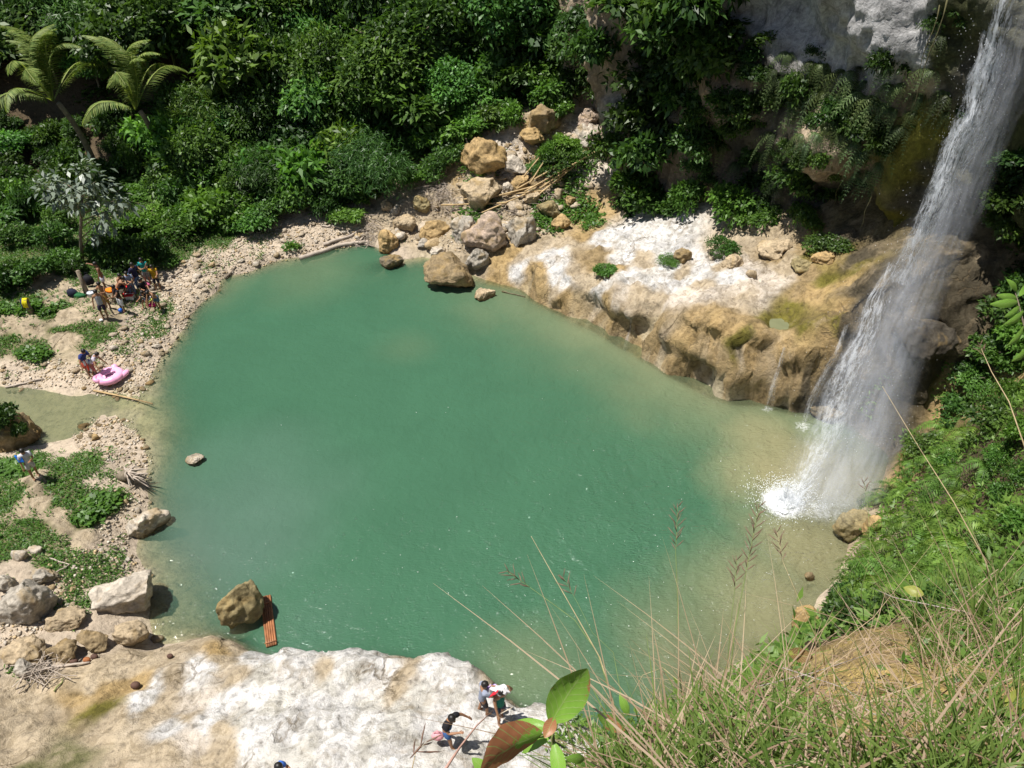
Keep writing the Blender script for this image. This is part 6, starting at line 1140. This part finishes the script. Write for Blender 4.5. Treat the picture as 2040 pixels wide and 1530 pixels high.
# ================================================================ THE GROUP'S THINGS
def onp(px, py, dz=0.0): p = hit(px, py); p[2] += dz; return p
def soft_bag(px, py, r, col, label, cat='bag', handle=True, dz=0.0, name='bag', rz=0):
    e = empty(name, onp(px, py, dz), rz); tag(e, label, cat); m = MB(); n = 12; rows = [(0, .85), (.25, 1.0), (.6, .95), (.85, .75), (1.0, .45)]
    V = []; F = []
    for i, (z, s) in enumerate(rows):
        for k in range(n): a = 6.283*k/n; V.append((r[0]*s*math.cos(a)*(1+.12*math.sin(3*a+i)), r[1]*s*math.sin(a)*(1+.1*math.sin(2*a+i*2)), r[2]*z+.02*math.sin(5*a)))
    F = [[i*n+k, i*n+(k+1) % n, (i+1)*n+(k+1) % n, (i+1)*n+k] for i in range(len(rows)-1) for k in range(n)]+[[(len(rows)-1)*n+k for k in range(n)]]+[list(range(n))[::-1]]; m.add(V, F); m.build('body', [cloth(col)], e)
    if handle: h = MB(); h.tube([(-r[0]*.4, 0, r[2]*.92), (-r[0]*.25, 0, r[2]*1.35), (r[0]*.25, 0, r[2]*1.35), (r[0]*.4, 0, r[2]*.92)], .012, 5); h.build('handle', [cloth(col)], e)
    return e
def rbox(m, c, s, mat=0, bev=.12):
    """a box with rounded-off corners"""
    x, y, z = (q/2 for q in s); k = bev*min(s); V = []; ring = []
    for zz, ins in ((-z, k), (-z+k, 0), (z-k, 0), (z, k)):
        for a, b in ((1, -1), (1, 1), (-1, 1), (-1, -1)):
            for (da, db) in (((0, k+ins*.3), (k+ins*.3, 0)) if a*b < 0 else ((k+ins*.3, 0), (0, k+ins*.3))): V.append((c[0]+a*(x-ins*.7-da), c[1]+b*(y-ins*.7-db), c[2]+zz))
    F = [[i*8+j, i*8+(j+1) % 8, (i+1)*8+(j+1) % 8, (i+1)*8+j] for i in range(3) for j in range(8)]+[list(range(8))[::-1], [24+j for j in range(8)]]; m.add(V, F, mat)
def cooler(px, py, s, label, body, lid, rz):
    e = empty('cooler', onp(px, py), rz); tag(e, label, 'cooler'); m = MB(); rbox(m, (0, 0, s[2]*.4), (s[0], s[1], s[2]*.8)); m.build('body', [simple('cooler_body', body, .45, .05)], e, False); m = MB(); rbox(m, (0, 0, s[2]*.9), (s[0]*1.05, s[1]*1.05, s[2]*.19)); m.build('lid', [simple('cooler_lid', lid, .45, .05)], e, False)
    m = MB(); m.tube([(-s[0]*.55, 0, s[2]*.55), (-s[0]*.62, 0, s[2]*1.06), (s[0]*.62, 0, s[2]*1.06), (s[0]*.55, 0, s[2]*.55)], .014, 5); m.build('handle', [simple('cooler_handle', (.6, .6, .6), .5)], e)
cooler(258, 582, (.55, .38, .42), 'red cooler box with white sides behind the group', (.6, .6, .6), (.60, .02, .03), .4); cooler(261, 597, (.40, .30, .34), 'smaller red and white cooler box in front of the other', (.62, .62, .64), (.55, .02, .03), .1)
soft_bag(253, 592, (.20, .15, .24), (.60, .02, .02), 'round red bag beside the smaller cooler'); soft_bag(305, 612, (.17, .13, .24), (.60, .02, .20), 'pink bag on the stones at the edge of the shade'); soft_bag(300, 601, (.16, .14, .16), (.55, .55, .10), 'yellow bag behind the pink bag'); soft_bag(262, 565, (.11, .09, .2), (.10, .40, .62), 'light blue bag on the far cooler', dz=.42)
soft_bag(290, 570, (.25, .14, .16), (.55, .12, .24), 'pink striped bundle beside the seated person', handle=False, name='bundle')
soft_bag(147, 590, (.30, .18, .42), (.022, .026, .045), 'dark backpack with a pale patch left of the tree', 'backpack', name='backpack'); soft_bag(160, 592, (.30, .16, .22), (.03, .13, .05), 'green bag leaning on the dark backpack'); soft_bag(181, 570, (.26, .20, .50), (.02, .02, .024), 'black bag hung on the tree stump', dz=.15)
e = empty('cooking_pot', onp(184, 590)); tag(e, 'silver cooking pot with lid beside the tree', 'pot'); m = MB(); n = 14; ST = simple('pot_metal', (.55, .58, .62), .3, .05, 6, .6)
V = [(r*math.cos(6.283*k/n), r*math.sin(6.283*k/n), z) for r, z in ((.17, 0), (.20, .05), (.20, .22), (.215, .23)) for k in range(n)]; m.add(V, [[i*n+k, i*n+(k+1) % n, (i+1)*n+(k+1) % n, (i+1)*n+k] for i in range(3) for k in range(n)]+[list(range(n))[::-1]]); m.build('body', [ST], e); m = MB(); m.ball((0, 0, .235), (.21, .21, .05), 14, 6); m.ball((0, 0, .30), .025, 8, 5); m.build('lid', [ST], e); m = MB(); [m.tube([(s*.2, -.05, .17), (s*.27, 0, .17), (s*.2, .05, .17)], .01, 5) for s in (1, -1)]; m.build('handle', [ST], e)
e = empty('stick_table', onp(233, 602)); tag(e, 'rough table of sticks standing between the bathers', 'table'); m = MB()
for sx in (-1, 1):
    for sy in (-1, 1): l = MB(); l.tube([(sx*.40, sy*.28, -.1), (sx*.38, sy*.26, .62)], .022, 5); l.build('leg', [BARK], e)
for k in range(9): s_ = MB(); s_.tube([(-.48, -.30+.075*k, .64), (.48, -.30+.075*k+random.uniform(-.02, .02), .65)], .026, 5); s_.build('slat', [BARK], e)
o = soft_bag(228, 584, (.34, .22, .14), (.75, .20, .015), 'orange bag lying on the stick table', handle=False); o.location = Vector(e.location)+Vector((-.08, .02, .67))
o = link('ball', (lambda b: (b.ball((0, 0, .11), .11, 16, 10), b.mesh('ball', [simple('ball', (.02, .12, .55), .35, .1, 4, .5)]))[1])(MB())); o.location = onp(241, 622); tag(o, 'small blue ball in the grass below the group', 'ball')
for px, py, lab in ((202, 640, 'white plastic bag on the ground by the feet of the grey vest'), (166, 566, 'white paper on the ground left of the tree')): soft_bag(px, py, (.10, .08, .07), (.65, .65, .66), lab, handle=False, name='litter_bag')
e = empty('tree_stump', onp(62, 622)); tag(e, 'cut stump with a yellow shirt hung over it', 'stump'); m = MB(); m.tube([(0, 0, -.1), (0, 0, .3), (-.03, .02, .75)], [.17, .13, .12], 9); m.build('trunk', [BARK], e); p0 = Vector(e.location)
cloth_drape('shirt', [p0+Vector((-.05, .10, .50)), p0+Vector((-.05, .10, .74)), p0+Vector((-.07, 0, .80)), p0+Vector((-.05, -.15, .66)), p0+Vector((-.05, -.17, .38))], (.30, .05, 0), .02, [cloth((.025, .03, .09)), cloth((.62, .55, .015)), cloth((.62, .55, .015)), cloth((.60, .52, .02))], 'yellow and navy shirt drying on the stump', 'shirt')
e = empty('tree_stump', onp(173, 585)); tag(e, 'upright post like stump beside the bathers with bags around it', 'stump'); m = MB(); m.tube([(0, 0, -.1), (.02, 0, .5), (0, 0, 1.35)], [.14, .12, .10], 9); m.build('trunk', [BARK], e)
# pink float
def float_():
    e = empty('inflatable_float', onp(222, 757, .05), R(20), .66); e.location.z = max(.12, e.location.z); tag(e, 'big pink inflatable swimming float with wings lying at the water edge', 'float'); PK = simple('pink_vinyl', (.86, .40, .60), .25, .05, 4, .6); PL = simple('pale_pink_vinyl', (.88, .48, .64), .25, .05, 4, .6)
    m = MB(); nu, nv = 36, 14
    def ring(R0, r, sx, z, rz=1.0): V = [((R0+r*math.cos(b))*math.cos(a)*sx, (R0+r*math.cos(b))*math.sin(a), z+r*rz*math.sin(b)*(1+.05*math.sin(9*a))) for a in (6.283*i/nu for i in range(nu)) for b in (6.283*j/nv for j in range(nv))]; return V, [[i*nv+j, ((i+1) % nu)*nv+j, ((i+1) % nu)*nv+(j+1) % nv, i*nv+(j+1) % nv] for i in range(nu) for j in range(nv)]
    m.add(*ring(.62, .27, 1.12, .26)); m.build('ring', [PK], e); m = MB(); m.add(*ring(.33, .10, 1.1, .30)); m.build('seat_ring', [PL], e); m = MB(); m.ball((0, 0, .16), (.38, .35, .06), 20, 6); m.build('seat', [PL], e)
    for s, (c, r, rot) in zip((1, -1), (((.92, -.12, .24), (.46, .24, .20), .7), ((.30, .92, .26), (.24, .26, .22), .2))):
        m = MB(); m.ball((0, 0, 0), r, 18, 10); o = m.build('wing', [PK], e); o.location = c; o.rotation_euler = (0, -.15, rot)
    m = MB(); m.tube([(-.55, -.45, .30), (-.78, -.55, .42), (-.90, -.42, .52), (-.92, -.15, .48), (-.80, -.02, .44)], [.17, .16, .14, .13, .15], 12); m.ball((-.78, .0, .44), (.18, .17, .15), 12, 8); o = m.build('neck', [PK], e)
    m = MB(); m.tube([(-.72, .1, .42), (-.66, .22, .38), (-.66, .28, .32)], [.07, .05, .02], 8); m.build('beak', [simple('beak_black', (.06, .02, .04), .4)], e); m = MB(); m.ball((.42, .55, .34), (.2, .2, .16), 12, 7); m.build('tail', [PK], e)
float_()
# ================================================================ WOOD AND BAMBOO
DRIFT = simple('driftwood', (.40, .34, .28), .85, .25, 4, .2, .5, 20); BAM = simple('dry_bamboo', (.42, .30, .15), .6, .25, 3, .3); RAFTM = simple('raft_bamboo', (.27, .115, .05), .5, .35, 4, .4)
def wood(pts, r0, r1, label, mat=DRIFT, cat='driftwood', name='driftwood_log', branches=(), n=7, dz=.05, bump=.03, group=None):
    P_ = [np.array(onp(*p, dz)) for p in pts]; o0 = P_[0].copy()
    for p in P_: p[2] = max(p[2], .04)
    e = empty(name, o0); tag(e, label, cat, group); m = MB(); k = len(P_); q = [Vector(p-o0)+Vector((0, 0, random.uniform(0, bump))) for p in P_]; fine = []
    for i in range(k-1):
        for s in range(4): fine.append(q[i].lerp(q[i+1], s/4)+Vector((random.uniform(-1, 1)*bump, 0, random.uniform(-1, 1)*bump))*(s > 0))
    fine.append(q[-1]); m.tube(fine, [r0+(r1-r0)*i/(len(fine)-1) for i in range(len(fine))], n); m.build('trunk', [mat], e)
    for br in branches:
        b = MB(); w = [np.array(onp(*p, dz+.06*j))-o0 for j, p in enumerate(br)]; b.tube(w, [r1*.9*(1-.6*j/(len(w)-1)) for j in range(len(w))], 5); b.build('branch', [mat], e)
wood([(598, 522), (640, 508), (672, 492), (705, 487), (735, 484)], .14, .09, 'long bleached log reaching from the far beach into the pool', branches=[[(712, 487), (722, 478), (728, 473)], [(722, 485), (735, 492), (745, 497)], [(706, 487), (715, 494), (722, 499)]])
wood([(645, 490), (675, 480), (700, 472), (715, 462)], .11, .06, 'darker bleached log lying above the long log', branches=[[(700, 472), (690, 462)], [(712, 464), (735, 462)]]); wood([(640, 452), (665, 453), (688, 458)], .06, .04, 'short grey branch on the far beach gravel')
wood([(12, 774), (50, 766), (88, 757)], .05, .03, 'pale bent branch lying by the stream', branches=[[(60, 764), (72, 758)]]); wood([(75, 1327), (120, 1330), (180, 1322)], .06, .03, 'grey forked branch on the lower left gravel', branches=[[(150, 1326), (165, 1316)]])
wood([(100, 1115), (140, 1128), (100, 1150), (70, 1158)], .03, .015, 'thin dead branch on the lower left bank', branches=[[(100, 1150), (115, 1168)], [(60, 1140), (90, 1150)]]); wood([(450, 560), (462, 545), (470, 532)], .07, .04, 'dark branch at the pool edge of the far left beach', simple('dark_wood', (.15, .12, .09), .9)); wood([(335, 558), (352, 548), (365, 540)], .06, .04, 'grey log on the stones behind the long haired person')
wood([(1000, 612), (1030, 615), (1046, 608)], .04, .02, 'waterlogged twig off the ledge', simple('wet_wood', (.13, .11, .06), .6), dz=.02); wood([(110, 1380), (122, 1365), (130, 1352)], .025, .015, 'short brown stick on the tan slab', STEM); wood([(850, 300), (800, 320), (715, 330)], .04, .02, 'dead branch in the shrubs left of the ochre slab')
wood([(640, 350), (690, 395), (730, 430)], .035, .015, 'thin pale dead branch hanging over the beach', branches=[[(660, 372), (700, 380)]]); wood([(570, 360), (620, 385), (660, 412)], .035, .02, 'thin grey dead branch in the shrubs over the beach', branches=[[(600, 375), (560, 372)]]); wood([(925, 275), (930, 300), (936, 330)], .05, .04, 'dead stem standing before the long ochre slab', dz=.6)
P_ = [np.array(at_z(*p, .1)) for p in ((187, 778), (245, 790), (304, 804))]; m = MB(); m.tube(P_, [.045, .04, .03], 7); tag(m.build('bamboo_pole', [BAM]), 'long bamboo pole lying in the shallows below the pink float', 'pole')
for i, (a, b, dz) in enumerate((((1030, 392), (1175, 312), .5), ((1045, 402), (1210, 308), .6), ((1062, 412), (1165, 330), .5), ((925, 415), (1085, 398), .55), ((940, 425), (1095, 385), .65), ((960, 440), (1120, 372), .5), ((880, 425), (1010, 420), .5), ((1055, 385), (1110, 300), .6), ((1040, 372), (1085, 318), .5), ((1075, 398), (1130, 360), .7))):
    m = MB(); A, B = Vector(onp(*a, dz)), Vector(onp(*b, dz)); n = 14; pt, rr = [], []
    for k in range(n): pt += [A.lerp(B, k/n), A.lerp(B, (k+.93)/n)]; rr += [.052, .044]
    m.tube(pt, rr, 6); tag(m.build('bamboo_pole', [BAM]), ('dry bamboo pole leaning up the landslide', 'dry bamboo pole lying across the boulders')[3 <= i <= 6], 'pole', 'bamboo poles fallen over the boulders')
e = empty('bamboo_raft', at_z(535, 1236, .06)); tag(e, 'narrow orange brown bamboo raft moored between boulder and white rock', 'raft'); o0 = Vector(e.location)
A, B = Vector(at_z(529, 1188, .06)), Vector(at_z(541, 1288, .06)); d = B-A; s = Vector((d.y, -d.x, 0)).normalized()
for k in range(5):
    m = MB(); o_ = s*(k-2)*-.072; n = 7; pt, rr = [], []
    for i in range(n): pt += [A+o_+d*(i/n)+Vector((0, 0, random.uniform(-.008, .008))), A+o_+d*((i+.9)/n)]; rr += [.041, .035]
    m.tube([p-o0 for p in pt], rr, 8); m.build('pole', [RAFTM], e)
for t in (.16, .93): m = MB(); c = A+d*t-o0; m.tube([c-s*.2+Vector((0, 0, .055)), c+s*.2+Vector((0, 0, .055))], .022, 6); m.build('cross_bar', [RAFTM], e)
# uprooted root plate and heap of twigs
e = empty('root_stump', onp(262, 962)); tag(e, 'uprooted stump with a fan of bleached roots at the left water edge', 'stump'); m = MB(); T0 = Vector(at_z(230, 958, .9))-Vector(e.location); m.tube([(-.55, .2, .1), (-.25, .1, .3), (0, 0, .42)], [.16, .22, .24], 9); m.build('trunk', [BARK], e)
for k in range(40):
    a = random.uniform(-1.6, 2.2); l = random.uniform(.4, 1.0); z = random.uniform(-.35, .5); m = MB(); p = [Vector((0, 0, .45))+Vector((math.cos(a)*l*t, math.sin(a)*l*t*.8, z*t*1.1+.12*math.sin(3*t+k)-.25*t*t)) for t in (0, .3, .6, .85, 1)]; m.tube(p, [.06, .045, .03, .02, .008], 5); m.build('root', [DRIFT], e)
def twig_heap(name, spots, n, r, lab):
    m = MB()
    for _ in range(n):
        px, py, rad = random.choice(spots); c = Vector(onp(px+random.uniform(-rad, rad), py+random.uniform(-rad, rad), random.uniform(.03, .35))); a = random.uniform(0, 6.28); l = random.uniform(.3, 1.2); v = Vector((math.cos(a), math.sin(a)*.8, random.uniform(-.15, .4)))*l*.5; m.tube([c-v, c+Vector((0, 0, .04)), c+v], [r, r*.8, r*.3], 4, 0, False)
    tag(m.build(name, [DRIFT], None, False), kind='stuff')
twig_heap('dead_twigs', [(868, 355, 14), (875, 380, 18), (860, 400, 20), (885, 395, 16), (900, 420, 25), (725, 480, 22), (745, 450, 16), (735, 465, 20), (70, 1345, 20), (100, 1335, 22), (1085, 395, 20), (1010, 425, 30), (960, 415, 25)], 420, .016, '')
# odd stones on the rock slab and hanging roots at the cave
for px, py, s, lab in ((272, 1369, .15, 'round dark brown coconut on the tan slab'), (340, 1310, .10, 'small brown coconut near the pool end of the tan slab'), (10, 1207, .16, 'dark coconut lying on the big grey boulder'), (150, 1322, .13, 'reddish coconut husk in the gravel by the grey branch'), (175, 1318, .12, 'orange brown coconut husk beside the grey branch'), (190, 1312, .12, 'dark coconut husk nearest the tan slab edge')):
    m = MB(); m.ball((0, 0, s*.6), (s, s*.8, s*.75), 10, 7); o = m.build('coconut', [simple('husk', (.10, .055, .04) if 'orange' not in lab else (.34, .13, .05), .8, .3, 10)]); o.location = onp(px, py, .02 if 'boulder' not in lab else 1.0); tag(o, lab, 'coconut')
ROOTM = simple('mossy_root', (.12, .11, .05), .9)
for px, py, l in ((1708, 380, 2.2), (1738, 385, 1.8), (1690, 370, 1.5), (1890, 20, 4.0), (1905, 10, 4.5), (1875, 30, 3.0)):
    p, n_ = on_cliff(px, py); p = p+n_*.5; m = MB(); m.tube([p+np.array([.06*math.sin(k*1.3), .04*math.cos(k), .3-l*k/7]) for k in range(8)], [.022-.002*k for k in range(8)], 4); tag(m.build('hanging_root', [ROOTM]), 'thin bare root hanging in the shade '+('of the cave mouth' if px < 1800 else 'beside the top of the waterfall'), 'root', 'hanging roots')

p = at_z(14, 842, 1.2); plant('bush', p, .65, SHRUBS[1], SSTEM[0], 'dark bush growing on top of the brown rock in the stream', 'bush', None, (.7, .7, .7), .2, ('foliage', 'stem'))
p = at_z(40, 862, 1.0); plant('bush', p, .4, SHRUBS[0], SSTEM[1], 'small dark bush on the right flank of the rock in the stream', 'bush', None, (.6, .65, .55), .1, ('foliage', 'stem'))
